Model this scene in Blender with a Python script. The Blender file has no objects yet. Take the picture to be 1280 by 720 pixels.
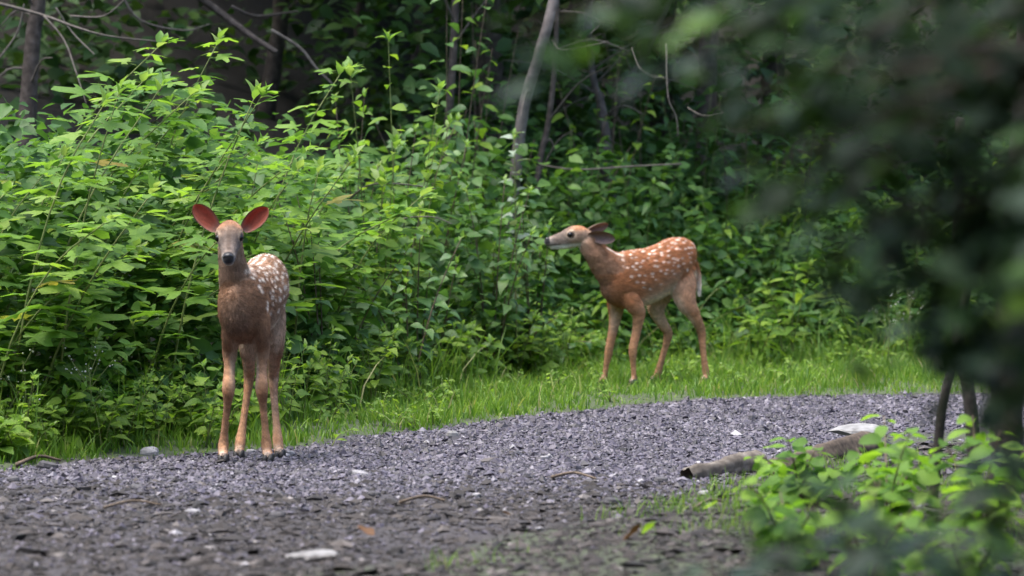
import bpy, math, random
import numpy as np
from mathutils import Vector, Matrix

random.seed(11)
RNG = np.random.default_rng(11)
SC = bpy.context.scene
COL = SC.collection

# ------------------------------------------------------------------ camera
CAMZ = 1.02
FPX = 5385.0                      # focal length in pixels of a 1280 px wide frame
PITCH = math.atan(150.0 / FPX)
cam_d = bpy.data.cameras.new('camera')
cam = bpy.data.objects.new('camera', cam_d)
COL.objects.link(cam)
cam.location = (0, 0, CAMZ)
cam.rotation_euler = (math.pi / 2 - PITCH, 0, 0)
cam_d.sensor_width = 36.0
cam_d.lens = 36.0 * FPX / 1280.0
cam_d.clip_start = 0.1
cam_d.clip_end = 600
cam_d.dof.use_dof = True
cam_d.dof.focus_distance = 16.2
cam_d.dof.aperture_fstop = 4.4
SC.camera = cam

# ------------------------------------------------------------------ sky and sun
SUN_EL, SUN_AZ = math.radians(74), math.radians(-104)     # azimuth from +Y (view direction), negative = left
world = bpy.data.worlds.new('World')
SC.world = world
world.use_nodes = True
wn = world.node_tree
sky = wn.nodes.new('ShaderNodeTexSky')
sky.sky_type = 'NISHITA'
sky.sun_disc = False
sky.sun_elevation = SUN_EL
sky.sun_rotation = SUN_AZ
sky.air_density = 1.0
sky.dust_density = 3.0
wn.links.new(sky.outputs[0], wn.nodes['Background'].inputs[0])
wn.nodes['Background'].inputs[1].default_value = 0.15
sun_d = bpy.data.lights.new('sun', 'SUN')
sun_d.energy = 1.5
sun_d.angle = math.radians(50)
sun_d.color = (1.0, 0.96, 0.88)
sun = bpy.data.objects.new('sun', sun_d)
COL.objects.link(sun)
sdir = Vector((math.sin(SUN_AZ) * math.cos(SUN_EL), math.cos(SUN_AZ) * math.cos(SUN_EL), math.sin(SUN_EL)))
sun.rotation_euler = sdir.to_track_quat('Z', 'Y').to_euler()
sun.location = sdir * 30
SC.view_settings.view_transform = 'Standard'
SC.view_settings.look = 'None'
SC.view_settings.exposure = 1.9
SC.view_settings.gamma = 1.0
SC.render.engine = 'CYCLES'
SC.cycles.use_denoising = True
SC.cycles.max_bounces = 8
SC.cycles.diffuse_bounces = 5
SC.cycles.glossy_bounces = 2
SC.cycles.transmission_bounces = 4
SC.cycles.transparent_max_bounces = 4
SC.cycles.caustics_reflective = False
SC.cycles.caustics_refractive = False

# ------------------------------------------------------------------ helpers
def P(px, py, d):
    """world point seen at photo pixel (px, py) at distance d along the view"""
    xc, yc = (px - 640) / FPX, -(py - 360) / FPX
    v = Vector((xc, math.cos(PITCH) + yc * math.sin(PITCH), -math.sin(PITCH) + yc * math.cos(PITCH)))
    v *= d / v.y
    return Vector((v.x, v.y, v.z + CAMZ))

def X(px, d):
    return (px - 640) / FPX * d

def link(o, parent=None):
    COL.objects.link(o)
    if parent is not None:
        o.parent = parent
    return o

def tag(o, label=None, cat=None, group=None, kind=None):
    if label: o['label'] = label
    if cat: o['category'] = cat
    if group: o['group'] = group
    if kind: o['kind'] = kind
    return o

def empty(name, loc, label, cat, group=None, rz=0):
    o = bpy.data.objects.new(name, None)
    o.empty_display_size = 0.1
    o.location = loc
    o.rotation_euler = (0, 0, rz)
    link(o)
    return tag(o, label, cat, group)

def np_mesh(name, V, F, mat=None, smooth=False):
    """V (n,3) float, F (m,k) int with one k"""
    V = np.asarray(V, np.float32); F = np.asarray(F, np.int32)
    me = bpy.data.meshes.new(name)
    me.vertices.add(len(V)); me.vertices.foreach_set('co', V.ravel())
    k = F.shape[1]
    me.loops.add(F.size); me.loops.foreach_set('vertex_index', F.ravel())
    me.polygons.add(len(F))
    me.polygons.foreach_set('loop_start', np.arange(0, F.size, k, dtype=np.int32))
    me.polygons.foreach_set('loop_total', np.full(len(F), k, np.int32))
    me.polygons.foreach_set('use_smooth', np.full(len(F), smooth, bool))
    me.update(calc_edges=True)
    if mat: me.materials.append(mat)
    return me

def py_mesh(name, V, F, mat=None, smooth=False):
    me = bpy.data.meshes.new(name)
    me.from_pydata([tuple(v) for v in V], [], [tuple(int(i) for i in f) for f in F])
    me.polygons.foreach_set('use_smooth', [smooth] * len(me.polygons))
    me.update()
    if mat: me.materials.append(mat)
    return me

def nrm(v):
    v = np.asarray(v, float)
    return v / (np.linalg.norm(v, axis=-1, keepdims=True) + 1e-12)

def catmull(A, k=4):
    A = np.asarray(A, float)
    if len(A) < 3: 
        t = np.linspace(0, 1, k * (len(A) - 1) + 1)[:, None]
        return A[0] * (1 - t) + A[-1] * t
    B = np.vstack([2 * A[0] - A[1], A, 2 * A[-1] - A[-2]])
    out = []
    for i in range(1, len(B) - 2):
        for j in range(k):
            t = j / k
            out.append(0.5 * ((2 * B[i]) + (-B[i-1] + B[i+1]) * t + (2*B[i-1] - 5*B[i] + 4*B[i+1] - B[i+2]) * t*t
                              + (-B[i-1] + 3*B[i] - 3*B[i+1] + B[i+2]) * t**3))
    out.append(B[-2])
    return np.array(out)

def loft(ctrl, side, n=18, k=4, cap=0.6):
    """ctrl rows: x y z ra rb ; closed tube, elliptical: ra along side, rb along the other. returns V, F, spine"""
    S = catmull(ctrl, k)
    p, ra, rb = S[:, :3], np.maximum(S[:, 3], 1e-4), np.maximum(S[:, 4], 1e-4)
    T = nrm(np.gradient(p, axis=0))
    sd = np.asarray(side, float)
    s = nrm(sd - (T @ sd)[:, None] * T)
    b = np.cross(T, s)
    rows = [(p[0] - T[0] * cap * min(ra[0], rb[0]) * 0.85, ra[0] * .6, rb[0] * .6, s[0], b[0])]
    rows += [(p[i], ra[i], rb[i], s[i], b[i]) for i in range(len(p))]
    rows += [(p[-1] + T[-1] * cap * min(ra[-1], rb[-1]) * 0.85, ra[-1] * .6, rb[-1] * .6, s[-1], b[-1])]
    a = np.linspace(0, 2 * math.pi, n, endpoint=False)
    V = []
    for (c, r1, r2, s_, b_) in rows:
        V.append(c + np.outer(np.cos(a) * r1, s_) + np.outer(np.sin(a) * r2, b_))
    V = np.vstack(V); m = len(rows)
    F = []
    for i in range(m - 1):
        for j in range(n):
            F.append((i*n + j, i*n + (j+1) % n, (i+1)*n + (j+1) % n, (i+1)*n + j))
    F.append(tuple(range(n))[::-1]); F.append(tuple((m-1)*n + j for j in range(n)))
    return V, F, S, T

def tube(ctrl, n=6, k=4):
    V, F, _, _ = loft([(c[0], c[1], c[2], c[3], c[3]) for c in ctrl], (0.31, 0.17, 0.93) if abs(ctrl[-1][2]-ctrl[0][2]) < abs(ctrl[-1][0]-ctrl[0][0]) else (0.9, 0.37, 0.05), n=n, k=k)
    return V, F

class Acc:
    def __init__(s): s.V, s.F, s.n = [], [], 0
    def add(s, V, F):
        s.V.append(np.asarray(V)); s.F += [tuple(i + s.n for i in f) for f in F]; s.n += len(V)
    def mesh(s, name, mat, smooth=True): return py_mesh(name, np.vstack(s.V), s.F, mat, smooth)

def vnoise(x, y, seed=0):
    """cheap smooth value noise, numpy arrays"""
    x = np.asarray(x, float); y = np.asarray(y, float)
    xi, yi = np.floor(x).astype(np.int64), np.floor(y).astype(np.int64)
    fx, fy = x - xi, y - yi
    fx, fy = fx*fx*(3-2*fx), fy*fy*(3-2*fy)
    def h(a, b):
        v = np.sin(a * 127.1 + b * 311.7 + seed * 74.7) * 43758.5453
        return v - np.floor(v)
    return (h(xi, yi)*(1-fx) + h(xi+1, yi)*fx)*(1-fy) + (h(xi, yi+1)*(1-fx) + h(xi+1, yi+1)*fx)*fy

# ------------------------------------------------------------------ materials
def nodes_of(name):
    m = bpy.data.materials.new(name); m.use_nodes = True
    nt = m.node_tree
    return m, nt, nt.nodes['Principled BSDF'], nt.nodes['Material Output']

def rand_fac(nt):
    oi = nt.nodes.new('ShaderNodeObjectInfo'); ge = nt.nodes.new('ShaderNodeNewGeometry')
    a = nt.nodes.new('ShaderNodeMath'); a.operation = 'ADD'
    nt.links.new(oi.outputs['Random'], a.inputs[0]); nt.links.new(ge.outputs['Random Per Island'], a.inputs[1])
    f = nt.nodes.new('ShaderNodeMath'); f.operation = 'FRACT'
    nt.links.new(a.outputs[0], f.inputs[0])
    return f.outputs[0]

def ramp(nt, fac, stops, interp='LINEAR'):
    r = nt.nodes.new('ShaderNodeValToRGB'); cr = r.color_ramp; cr.interpolation = interp
    while len(cr.elements) > len(stops): cr.elements.remove(cr.elements[-1])
    while len(cr.elements) < len(stops): cr.elements.new(0.5)
    for e, (p, c) in zip(cr.elements, stops):
        e.position = p; e.color = (*c, 1) if len(c) == 3 else c
    nt.links.new(fac, r.inputs[0])
    return r.outputs[0]

def noise(nt, scale, detail=3, coord='Object', rough=.55):
    tc = nt.nodes.new('ShaderNodeTexCoord'); n = nt.nodes.new('ShaderNodeTexNoise')
    n.inputs['Scale'].default_value = scale; n.inputs['Detail'].default_value = detail; n.inputs['Roughness'].default_value = rough
    nt.links.new(tc.outputs[coord], n.inputs['Vector'])
    return n.outputs['Fac']

def mixc(nt, fac, a, b, mode='MIX'):
    m = nt.nodes.new('ShaderNodeMix'); m.data_type = 'RGBA'; m.blend_type = mode
    for inp, v in ((m.inputs[0], fac), (m.inputs[6], a), (m.inputs[7], b)):
        if hasattr(v, 'node'): nt.links.new(v, inp)
        elif isinstance(v, (int, float)): inp.default_value = v
        else: inp.default_value = (*v, 1)
    return m.outputs[2]

def bump(nt, b, h, strength, dist):
    bp = nt.nodes.new('ShaderNodeBump'); bp.inputs['Strength'].default_value = strength; bp.inputs['Distance'].default_value = dist
    nt.links.new(h, bp.inputs['Height']); nt.links.new(bp.outputs[0], b.inputs['Normal'])

def leaf_mat(name, stops, trans=0.35, rough=0.5, spec=0.28, tcol=1.35):
    m, nt, b, out = nodes_of(name)
    c = ramp(nt, rand_fac(nt), stops)
    nz = noise(nt, 22, 2)
    c = mixc(nt, 0.35, c, ramp(nt, nz, [(.3, (.55, .6, .5)), (.7, (1.25, 1.2, 1.1))]), 'MULTIPLY')
    nt.links.new(c, b.inputs['Base Color'])
    b.inputs['Roughness'].default_value = rough
    b.inputs['Specular IOR Level'].default_value = spec
    tr = nt.nodes.new('ShaderNodeBsdfTranslucent')
    tcn = mixc(nt, 1.0, c, (1.08 * tcol, 1.1 * tcol, 0.55 * tcol), 'MULTIPLY')
    nt.links.new(tcn, tr.inputs['Color'])
    mx = nt.nodes.new('ShaderNodeMixShader'); mx.inputs[0].default_value = trans
    nt.links.new(b.outputs[0], mx.inputs[1]); nt.links.new(tr.outputs[0], mx.inputs[2])
    nt.links.new(mx.outputs[0], out.inputs['Surface'])
    bump(nt, b, noise(nt, 60, 2), 0.25, 0.004)
    return m

def plain_mat(name, stops, scale=30, rough=0.8, bumpd=0.003, spec=0.3, rand=0.4, detail=4):
    m, nt, b, out = nodes_of(name)
    nz = noise(nt, scale, detail)
    c = ramp(nt, nz, stops)
    c = mixc(nt, rand, c, ramp(nt, rand_fac(nt), [(0, (.55, .55, .55)), (1, (1.4, 1.4, 1.4))]), 'MULTIPLY')
    nt.links.new(c, b.inputs['Base Color']); b.inputs['Roughness'].default_value = rough
    b.inputs['Specular IOR Level'].default_value = spec
    bump(nt, b, nz, 0.6, bumpd)
    return m

M = {}
M['bramble'] = leaf_mat('bramble_leaf', [(0, (.075, .165, .03)), (.45, (.14, .265, .042)), (.88, (.20, .335, .055)), (.985, (.24, .34, .08)), (1, (.26, .20, .05))], trans=.48)
M['young'] = leaf_mat('young_leaf', [(0, (.15, .28, .06)), (.6, (.20, .33, .08)), (1, (.27, .36, .13))], trans=.45)
M['ovate'] = leaf_mat('ovate_leaf', [(0, (.045, .115, .034)), (.5, (.08, .175, .048)), (1, (.12, .22, .06))], trans=.35, rough=.42, spec=.4)
M['lance'] = leaf_mat('lance_leaf', [(0, (.03, .085, .022)), (.6, (.055, .135, .03)), (1, (.085, .18, .035))], trans=.33, rough=.38)
M['weed'] = leaf_mat('weed_leaf', [(0, (.09, .18, .025)), (.5, (.15, .26, .03)), (1, (.23, .34, .05))], trans=.46)
M['silver'] = leaf_mat('silver_leaf', [(0, (.15, .21, .14)), (1, (.26, .32, .25))], trans=.25, rough=.5)
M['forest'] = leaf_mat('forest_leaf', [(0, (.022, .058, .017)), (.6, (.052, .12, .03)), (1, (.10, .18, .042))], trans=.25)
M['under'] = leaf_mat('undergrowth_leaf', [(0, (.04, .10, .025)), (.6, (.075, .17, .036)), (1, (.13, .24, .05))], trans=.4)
M['grass'] = leaf_mat('grass_blade', [(0, (.07, .16, .022)), (.45, (.14, .265, .035)), (.85, (.21, .34, .055)), (.96, (.28, .34, .09)), (1, (.38, .34, .18))], trans=.4, spec=.35)
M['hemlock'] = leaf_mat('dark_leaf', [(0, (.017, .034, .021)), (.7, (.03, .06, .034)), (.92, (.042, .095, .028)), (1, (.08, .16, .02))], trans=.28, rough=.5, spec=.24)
M['sapling'] = leaf_mat('sapling_leaf', [(0, (.085, .19, .022)), (.6, (.15, .29, .03)), (1, (.22, .36, .045))], trans=.48)
M['yellow'] = leaf_mat('yellow_leaf', [(0, (.45, .33, .07)), (1, (.55, .32, .09))], trans=.4)
M['dead'] = leaf_mat('dead_leaf', [(0, (.06, .032, .018)), (1, (.15, .075, .035))], trans=.15, rough=.7)
M['stem'] = plain_mat('green_stem', [(.3, (.10, .14, .035)), (.7, (.20, .22, .08))], 40, .6, .001)
M['browns'] = plain_mat('brown_stem', [(.3, (.07, .05, .035)), (.7, (.16, .12, .085))], 40, .8, .001)
M['bark'] = plain_mat('bark', [(.25, (.035, .027, .022)), (.5, (.075, .06, .05)), (.75, (.14, .115, .10))], 28, .9, .01)
M['darkbark'] = plain_mat('shaded_bark', [(.25, (.018, .015, .013)), (.5, (.035, .03, .026)), (.75, (.07, .06, .052))], 28, .95, .01)  # near-tree bark, darkened in colour to stand for shade in the right corner
M['leanbark'] = plain_mat('smooth_grey_bark', [(.25, (.10, .085, .078)), (.5, (.16, .138, .128)), (.75, (.22, .19, .178))], 24, .9, .004)
M['barkgrey'] = plain_mat('grey_bark', [(.25, (.045, .038, .034)), (.5, (.085, .072, .065)), (.75, (.14, .12, .11))], 34, .9, .006)
M['twig'] = plain_mat('twig_bark', [(.25, (.06, .05, .042)), (.75, (.17, .15, .13))], 40, .9, .001)
M['stone'] = plain_mat('grey_stone', [(.25, (.16, .15, .155)), (.75, (.34, .33, .34))], 30, .8, .004)
M['darkstone'] = plain_mat('dark_stone', [(.25, (.035, .033, .036)), (.75, (.10, .095, .10))], 30, .75, .004)
M['whitestone'] = plain_mat('white_stone', [(.25, (.10, .095, .09)), (.5, (.2, .195, .19)), (.75, (.27, .265, .26))], 30, .8, .003, rand=.1)
M['wood'] = plain_mat('weathered_wood', [(.25, (.06, .047, .038)), (.5, (.125, .105, .085)), (.75, (.22, .195, .165))], 26, .9, .006, rand=.1)
M['woodend'] = plain_mat('rotten_wood', [(.3, (.03, .022, .017)), (.7, (.10, .075, .055))], 40, .95, .006)
M['flower'] = plain_mat('pale_flower', [(.3, (.55, .55, .5)), (.7, (.75, .75, .7))], 40, .7, .001)

# ------------------------------------------------------------------ terrain
EDGE = np.array([(-9, 9.0), (-4, 12.6), (-1.73, 14.5), (-1.5, 14.93), (-1.24, 15.17), (-.76, 15.7), (-.6, 16.25), (-.37, 16.65), (-.13, 17.2),
                 (.13, 17.8), (.73, 18.75), (1.13, 19.1), (1.79, 19.3), (4, 19.8), (9, 20.5)])
THICK = np.array([(-9, 10), (-4, 13.1), (-1.9, 15.0), (-1.4, 15.7), (-1.0, 16.6), (-.6, 18.2), (0, 20.4), (.7, 21.9), (2, 22.4), (9, 23)])
NEAR = np.array([(-9, 8.5), (-2, 9.6), (-.2, 11.2), (.35, 12.8), (.72, 14.0), (1.35, 16.3), (3, 17.2), (9, 18)])   # near edge of the gravel on the right
def edge(x): return np.interp(x, EDGE[:, 0], EDGE[:, 1])
def thick(x): return np.interp(x, THICK[:, 0], THICK[:, 1])
def near(x): return np.interp(x, NEAR[:, 0], NEAR[:, 1])
def gz(x, y):
    x = np.asarray(x, float); y = np.asarray(y, float)
    t = y - thick(x); e = y - edge(x)
    z = 0.006 * (vnoise(x * 1.3, y * 1.3, 1) - .5) + 0.006 * (vnoise(x * 5, y * 5, 2) - .5)
    z = z + np.clip(e, 0, .4) * .05
    rise = np.clip(t - .3, 0, 40)
    z = z + np.minimum(rise * .07 + rise**2 * .008, 9) * (1 + .3 * (vnoise(x * .6, y * .6, 4) - .5))
    nd = near(x) - y
    z = z + np.clip(nd, 0, 1.2) * .03 * np.clip((x + .2) * 1.5, 0, 1)
    return z
def gz1(x, y): return float(gz(x, y))

def axis(a, b, fine0, fine1, fs, cs):
    return np.unique(np.concatenate([np.arange(a, fine0, cs), np.arange(fine0, fine1, fs), np.arange(fine1, b + cs, cs)]).round(4))
xs = axis(-60, 60, -3.6, 3.8, .045, 1.5); ys = axis(-30, 90, 9.5, 24, .06, 1.5)
GX, GY = np.meshgrid(xs, ys)
V = np.stack([GX.ravel(), GY.ravel(), gz(GX, GY).ravel()], 1)
nx = len(xs); ii, jj = np.meshgrid(np.arange(len(ys) - 1), np.arange(nx - 1), indexing='ij')
q = (ii * nx + jj).ravel()
F = np.stack([q, q + 1, q + nx + 1, q + nx], 1)
m, nt, b, out = nodes_of('ground_soil')
att = nt.nodes.new('ShaderNodeAttribute'); att.attribute_name = 'zone'
sep = nt.nodes.new('ShaderNodeSeparateColor'); nt.links.new(att.outputs['Color'], sep.inputs[0])
n1 = noise(nt, 34, 5); n2 = noise(nt, 5, 4); n3 = noise(nt, 120, 3)
soil = ramp(nt, n1, [(.3, (.012, .0095, .0085)), (.55, (.028, .023, .02)), (.75, (.055, .045, .04))])
grav = ramp(nt, n3, [(.3, (.02, .0175, .023)), (.5, (.048, .042, .056)), (.72, (.10, .09, .112))])
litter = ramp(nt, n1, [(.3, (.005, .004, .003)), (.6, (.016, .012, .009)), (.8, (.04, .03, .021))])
c = mixc(nt, sep.outputs[0], soil, grav)
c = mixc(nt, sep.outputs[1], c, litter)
grn = ramp(nt, n2, [(.28, (0, 0, 0)), (.48, (1, 1, 1))])
gm = nt.nodes.new('ShaderNodeMath'); gm.operation = 'MULTIPLY'; nt.links.new(grn, gm.inputs[0]); nt.links.new(sep.outputs[2], gm.inputs[1])
c = mixc(nt, gm.outputs[0], c, ramp(nt, n1, [(.3, (.028, .04, .014)), (.7, (.07, .10, .032))]))
nt.links.new(c, b.inputs['Base Color']); b.inputs['Roughness'].default_value = .85
bump(nt, b, n1, .8, .012)
me = np_mesh('ground', V, F, m, True)
zx, zy = V[:, 0].astype(float), V[:, 1].astype(float)
e = edge(zx) - zy; nr = zy - near(zx)
ss = lambda v, a, b_: np.clip((v - a) / (b_ - a), 0, 1) ** 2 * (3 - 2 * np.clip((v - a) / (b_ - a), 0, 1))
wob = .5 * (vnoise(zx * 2.2, zy * 2.2, 7) - .5)
farw = ss(zy + wob * 2.6, 12.9, 15.0)
Zc = np.ones((len(V), 4), np.float32)
Zc[:, 0] = ss(e, -.03, .12) * ss(nr + wob, -.1, .3) * (.25 + .75 * farw)
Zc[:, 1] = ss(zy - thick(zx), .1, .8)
Zc[:, 2] = (1 - ss(nr + wob, -.3, .1)) * .55 + ss(-e, -.02, .1) * (1 - Zc[:, 1]) * .9
ca = me.color_attributes.new('zone', 'FLOAT_COLOR', 'POINT'); ca.data.foreach_set('color', Zc.ravel())
ground = link(bpy.data.objects.new('ground', me)); tag(ground, 'forest floor with a dark soil track and leaf litter', kind='structure')

# gravel: angular chips on the track (uncountable)
def chips(name, pos, sx, sy, sz, mat, seed, lift=.3):
    r = np.random.default_rng(seed); n = len(pos)
    base = np.array([(1,0,.1),(.45,.85,-.1),(-.6,.8,.12),(-1,-.1,-.1),(-.5,-.85,.1),(.55,-.8,-.12),(.1,0,1),(-.1,0,-1)], float)
    v = base[None] * (1 + r.uniform(-.3, .25, (n, 8, 1))) + r.uniform(-.22, .22, (n, 8, 3))
    v *= np.stack([sx, sy, sz], 1)[:, None, :]
    a = r.uniform(0, 6.283, n); tl = r.normal(0, .35, n)
    ct, st = np.cos(tl), np.sin(tl)
    y, z = v[..., 1] * ct[:, None] - v[..., 2] * st[:, None], v[..., 1] * st[:, None] + v[..., 2] * ct[:, None]
    v[..., 1], v[..., 2] = y, z
    ca_, sa = np.cos(a)[:, None], np.sin(a)[:, None]
    x, y = v[..., 0] * ca_ - v[..., 1] * sa, v[..., 0] * sa + v[..., 1] * ca_
    v[..., 0], v[..., 1] = x, y
    p = pos.copy(); p[:, 2] += sz * lift
    v += p[:, None, :]
    f = np.array([(i, (i + 1) % 6, 6) for i in range(6)] + [((i + 1) % 6, i, 7) for i in range(6)])
    F = (f[None] + (np.arange(n) * 8)[:, None, None]).reshape(-1, 3)
    return np_mesh(name, v.reshape(-1, 3), F, mat, False)

m, nt, b, out = nodes_of('gravel_chip')
c = ramp(nt, rand_fac(nt), [(0, (.012, .0105, .014)), (.3, (.036, .031, .042)), (.7, (.075, .064, .087)), (.93, (.118, .104, .13)), (.994, (.18, .167, .19)), (1, (.32, .31, .31))])
c = mixc(nt, .5, c, ramp(nt, noise(nt, 90, 3), [(.3, (.6, .6, .6)), (.7, (1.3, 1.3, 1.3))]), 'MULTIPLY')
nt.links.new(c, b.inputs['Base Color']); b.inputs['Roughness'].default_value = .6
M['gravel'] = m
N = 115000
KM = 2.6; N2 = int(N * KM); d = RNG.uniform(11.0, 20.0, N2); gx = RNG.uniform(-.168, .168, N2) * d
wob = .5 * (vnoise(gx * 2.2, d * 2.2, 7) - .5)
keep = (d < edge(gx) + RNG.normal(0, .05, N2)) & (RNG.random(N2) < np.clip((d - near(gx) + wob) * 2 + .2, 0.05, 1)) & \
       (RNG.random(N2) < (.07 + .93 * ss(d + wob * 2.6, 12.8, 14.9)))
gx, d = gx[keep][:N], d[keep][:N]
s = RNG.lognormal(math.log(.0046), .50, len(d)).clip(.002, .02)
pos = np.stack([gx, d, gz(gx, d)], 1)
g = link(bpy.data.objects.new('gravel', chips('gravel', pos, s * RNG.uniform(.8, 1.35, len(s)), s * RNG.uniform(.75, 1.15, len(s)), s * RNG.uniform(.5, .95, len(s)), M['gravel'], 5)))
tag(g, 'purple-grey crushed gravel covering the track', 'gravel', kind='stuff')
# dirt debris in the foreground: clods and bark chips
m, nt, b, out = nodes_of('soil_debris')
c = ramp(nt, rand_fac(nt), [(0, (.008, .0065, .006)), (.5, (.024, .0195, .0175)), (.87, (.046, .038, .034)), (.99, (.10, .087, .08)), (1, (.26, .24, .23))])
nt.links.new(c, b.inputs['Base Color']); b.inputs['Roughness'].default_value = .85
M['debris'] = m
N = 42000
d = RNG.uniform(10.3, 15.5, N * 2); gx = RNG.uniform(-.16, .16, N * 2) * d
wob = .5 * (vnoise(gx * 2.2, d * 2.2, 7) - .5)
dirt = 1 - ss(d + wob * 2.6, 12.9, 15.0) * (d > near(gx))
keep = (RNG.random(N * 2) < dirt * (.35 + .9 * vnoise(gx * 3, d * 1.5, 9)) + .05) & (d < edge(gx) + .05)
gx, d = gx[keep][:N], d[keep][:N]
s = RNG.lognormal(math.log(.0050), .6, len(d)).clip(.0025, .026)
pos = np.stack([gx, d, gz(gx, d)], 1)
g = link(bpy.data.objects.new('soil_debris', chips('soil_debris', pos, s * RNG.uniform(.8, 2.2, len(s)), s * RNG.uniform(.5, 1.1, len(s)), s * RNG.uniform(.3, .7, len(s)), M['debris'], 6)))
tag(g, 'dark clods and bark chips littering the bare soil', 'soil', kind='stuff')

# ------------------------------------------------------------------ grass
def blades(name, bx, by, h, w, mat, seed, lean=.45):
    r = np.random.default_rng(seed); n = len(bx)
    a = r.uniform(0, 6.283, n); la = r.uniform(0, 6.283, n); ln = r.uniform(.1, 1, n) * lean * h
    dx, dy = np.cos(a) * w / 2, np.sin(a) * w / 2
    lx, ly = np.cos(la) * ln, np.sin(la) * ln
    z0 = gz(bx, by) - .004
    rows = []
    for t, ww in ((0, 1), (.4, .9), (.75, .6)):
        cx, cy, cz = bx + lx * t**1.8, by + ly * t**1.8, z0 + h * (t - .22 * t * t * (ln / (h + 1e-6)))
        rows.append(np.stack([cx - dx * ww, cy - dy * ww, cz], 1)); rows.append(np.stack([cx + dx * ww, cy + dy * ww, cz], 1))
    rows.append(np.stack([bx + lx, by + ly, z0 + h * (1 - .22 * ln / h)], 1))
    V = np.stack(rows, 1).reshape(-1, 3)
    f = np.array([(0, 1, 3), (0, 3, 2), (2, 3, 5), (2, 5, 4), (4, 5, 6)])
    F = (f[None] + (np.arange(n) * 7)[:, None, None]).reshape(-1, 3)
    return np_mesh(name, V, F, mat, True)
N = 120000
gy = RNG.uniform(13.5, 24.5, N * 2); gx = RNG.uniform(-.165, .165, N * 2) * gy
e = gy - edge(gx); t = gy - thick(gx)
clump = vnoise(gx * 3, gy * 3, 21) * .5 + vnoise(gx * 12, gy * 12, 22) * .5
keep = (e > RNG.normal(0.0, .08, N * 2) + .25 * (vnoise(gx * 5, gy * 5, 33) - .5)) & (t < RNG.normal(.35, .25, N * 2)) & (RNG.random(N * 2) < np.clip(clump * 2.4 - .55, .2, 1))
gx, gy, e, t, clump = [v[keep][:N] for v in (gx, gy, e, t, clump)]
h = (.008 + .075 * clump + .07 * np.clip(t + .45, 0, 1)) * RNG.lognormal(-.05, .38, len(gx)).clip(.4, 2.2) * np.clip(.4 + e * 4, .4, 1)
g = link(bpy.data.objects.new('grass', blades('grass', gx, gy, h, RNG.uniform(.0032, .0085, len(gx)), M['grass'], 3, .7)))
tag(g, 'bright green grass strip between the gravel and the thicket', 'grass', kind='stuff')
# long arching blades at the foot of the thicket
N = 5200
gy = RNG.uniform(14.3, 23.5, N * 5); gx = RNG.uniform(-.14, .14, N * 5) * gy; t = gy - thick(gx)
keep = (np.abs(t + .05) < .38) & (vnoise(gx * 3.5, gy * 3.5, 27) > .42) & (gy > edge(gx) + .05)
gx, gy = gx[keep][:N], gy[keep][:N]
g = link(bpy.data.objects.new('tall_grass', blades('tall_grass', gx, gy, RNG.uniform(.13, .36, len(gx)), RNG.uniform(.004, .0075, len(gx)), M['grass'], 8, .85)))
tag(g, 'long arching grass blades at the foot of the thicket', 'grass', kind='stuff')
N = 2600
gy = RNG.uniform(10.8, 14.6, N * 4); gx = RNG.uniform(-.02, .13, N * 4) * gy
keep = (gy < near(gx) + .05) & (RNG.random(N * 4) < np.clip(vnoise(gx * 3, gy * 3, 31) * 2.2 - 1.0, 0, 1))
gx, gy = gx[keep][:N], gy[keep][:N]
g = link(bpy.data.objects.new('sparse_grass', blades('sparse_grass', gx, gy, RNG.uniform(.02, .07, len(gx)), RNG.uniform(.002, .004, len(gx)), M['grass'], 4, .8)))
tag(g, 'thin scattered grass on the bare soil beside the log', 'grass', kind='stuff')
# ------------------------------------------------------------------ fawns
def attr_mat(name, rough=.75, trans=0.0, sheen=.25, tmul=(1.7, .9, .8)):
    m, nt, b, out = nodes_of(name)
    a = nt.nodes.new('ShaderNodeAttribute'); a.attribute_name = 'coat'
    nz = noise(nt, 160, 3)
    c = mixc(nt, .45, a.outputs['Color'], ramp(nt, nz, [(.3, (.65, .65, .65)), (.7, (1.3, 1.3, 1.3))]), 'MULTIPLY')
    nt.links.new(c, b.inputs['Base Color']); b.inputs['Roughness'].default_value = rough
    b.inputs['Specular IOR Level'].default_value = .2
    b.inputs['Sheen Weight'].default_value = sheen; b.inputs['Sheen Roughness'].default_value = .5
    if trans:
        tr = nt.nodes.new('ShaderNodeBsdfTranslucent')
        nt.links.new(mixc(nt, 1, c, tmul, 'MULTIPLY'), tr.inputs['Color'])
        mx = nt.nodes.new('ShaderNodeMixShader'); mx.inputs[0].default_value = trans
        nt.links.new(b.outputs[0], mx.inputs[1]); nt.links.new(tr.outputs[0], mx.inputs[2]); nt.links.new(mx.outputs[0], out.inputs['Surface'])
    bump(nt, b, noise(nt, 300, 2), .3, .002)
    return m
M['coat'] = attr_mat('fawn_coat')
M['ear'] = attr_mat('fawn_ear', .7, .5)
M['ear_dull'] = attr_mat('fawn_ear_dull', .7, .25, .1, (1.25, 1.0, .95))
m, nt, b, out = nodes_of('fawn_fur')
a = nt.nodes.new('ShaderNodeAttribute'); a.attribute_name = 'coat'
nt.links.new(a.outputs['Color'], b.inputs['Base Color']); b.inputs['Roughness'].default_value = .65; b.inputs['Specular IOR Level'].default_value = .25
M['fur'] = m
m, nt, b, out = nodes_of('eye_gloss'); b.inputs['Base Color'].default_value = (.004, .003, .003, 1); b.inputs['Roughness'].default_value = .12; b.inputs['Specular IOR Level'].default_value = .3
M['eye'] = m
m, nt, b, out = nodes_of('wet_nose')
nt.links.new(ramp(nt, noise(nt, 220, 2), [(.3, (.006, .006, .007)), (.7, (.02, .019, .02))]), b.inputs['Base Color']); b.inputs['Roughness'].default_value = .28
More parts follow.
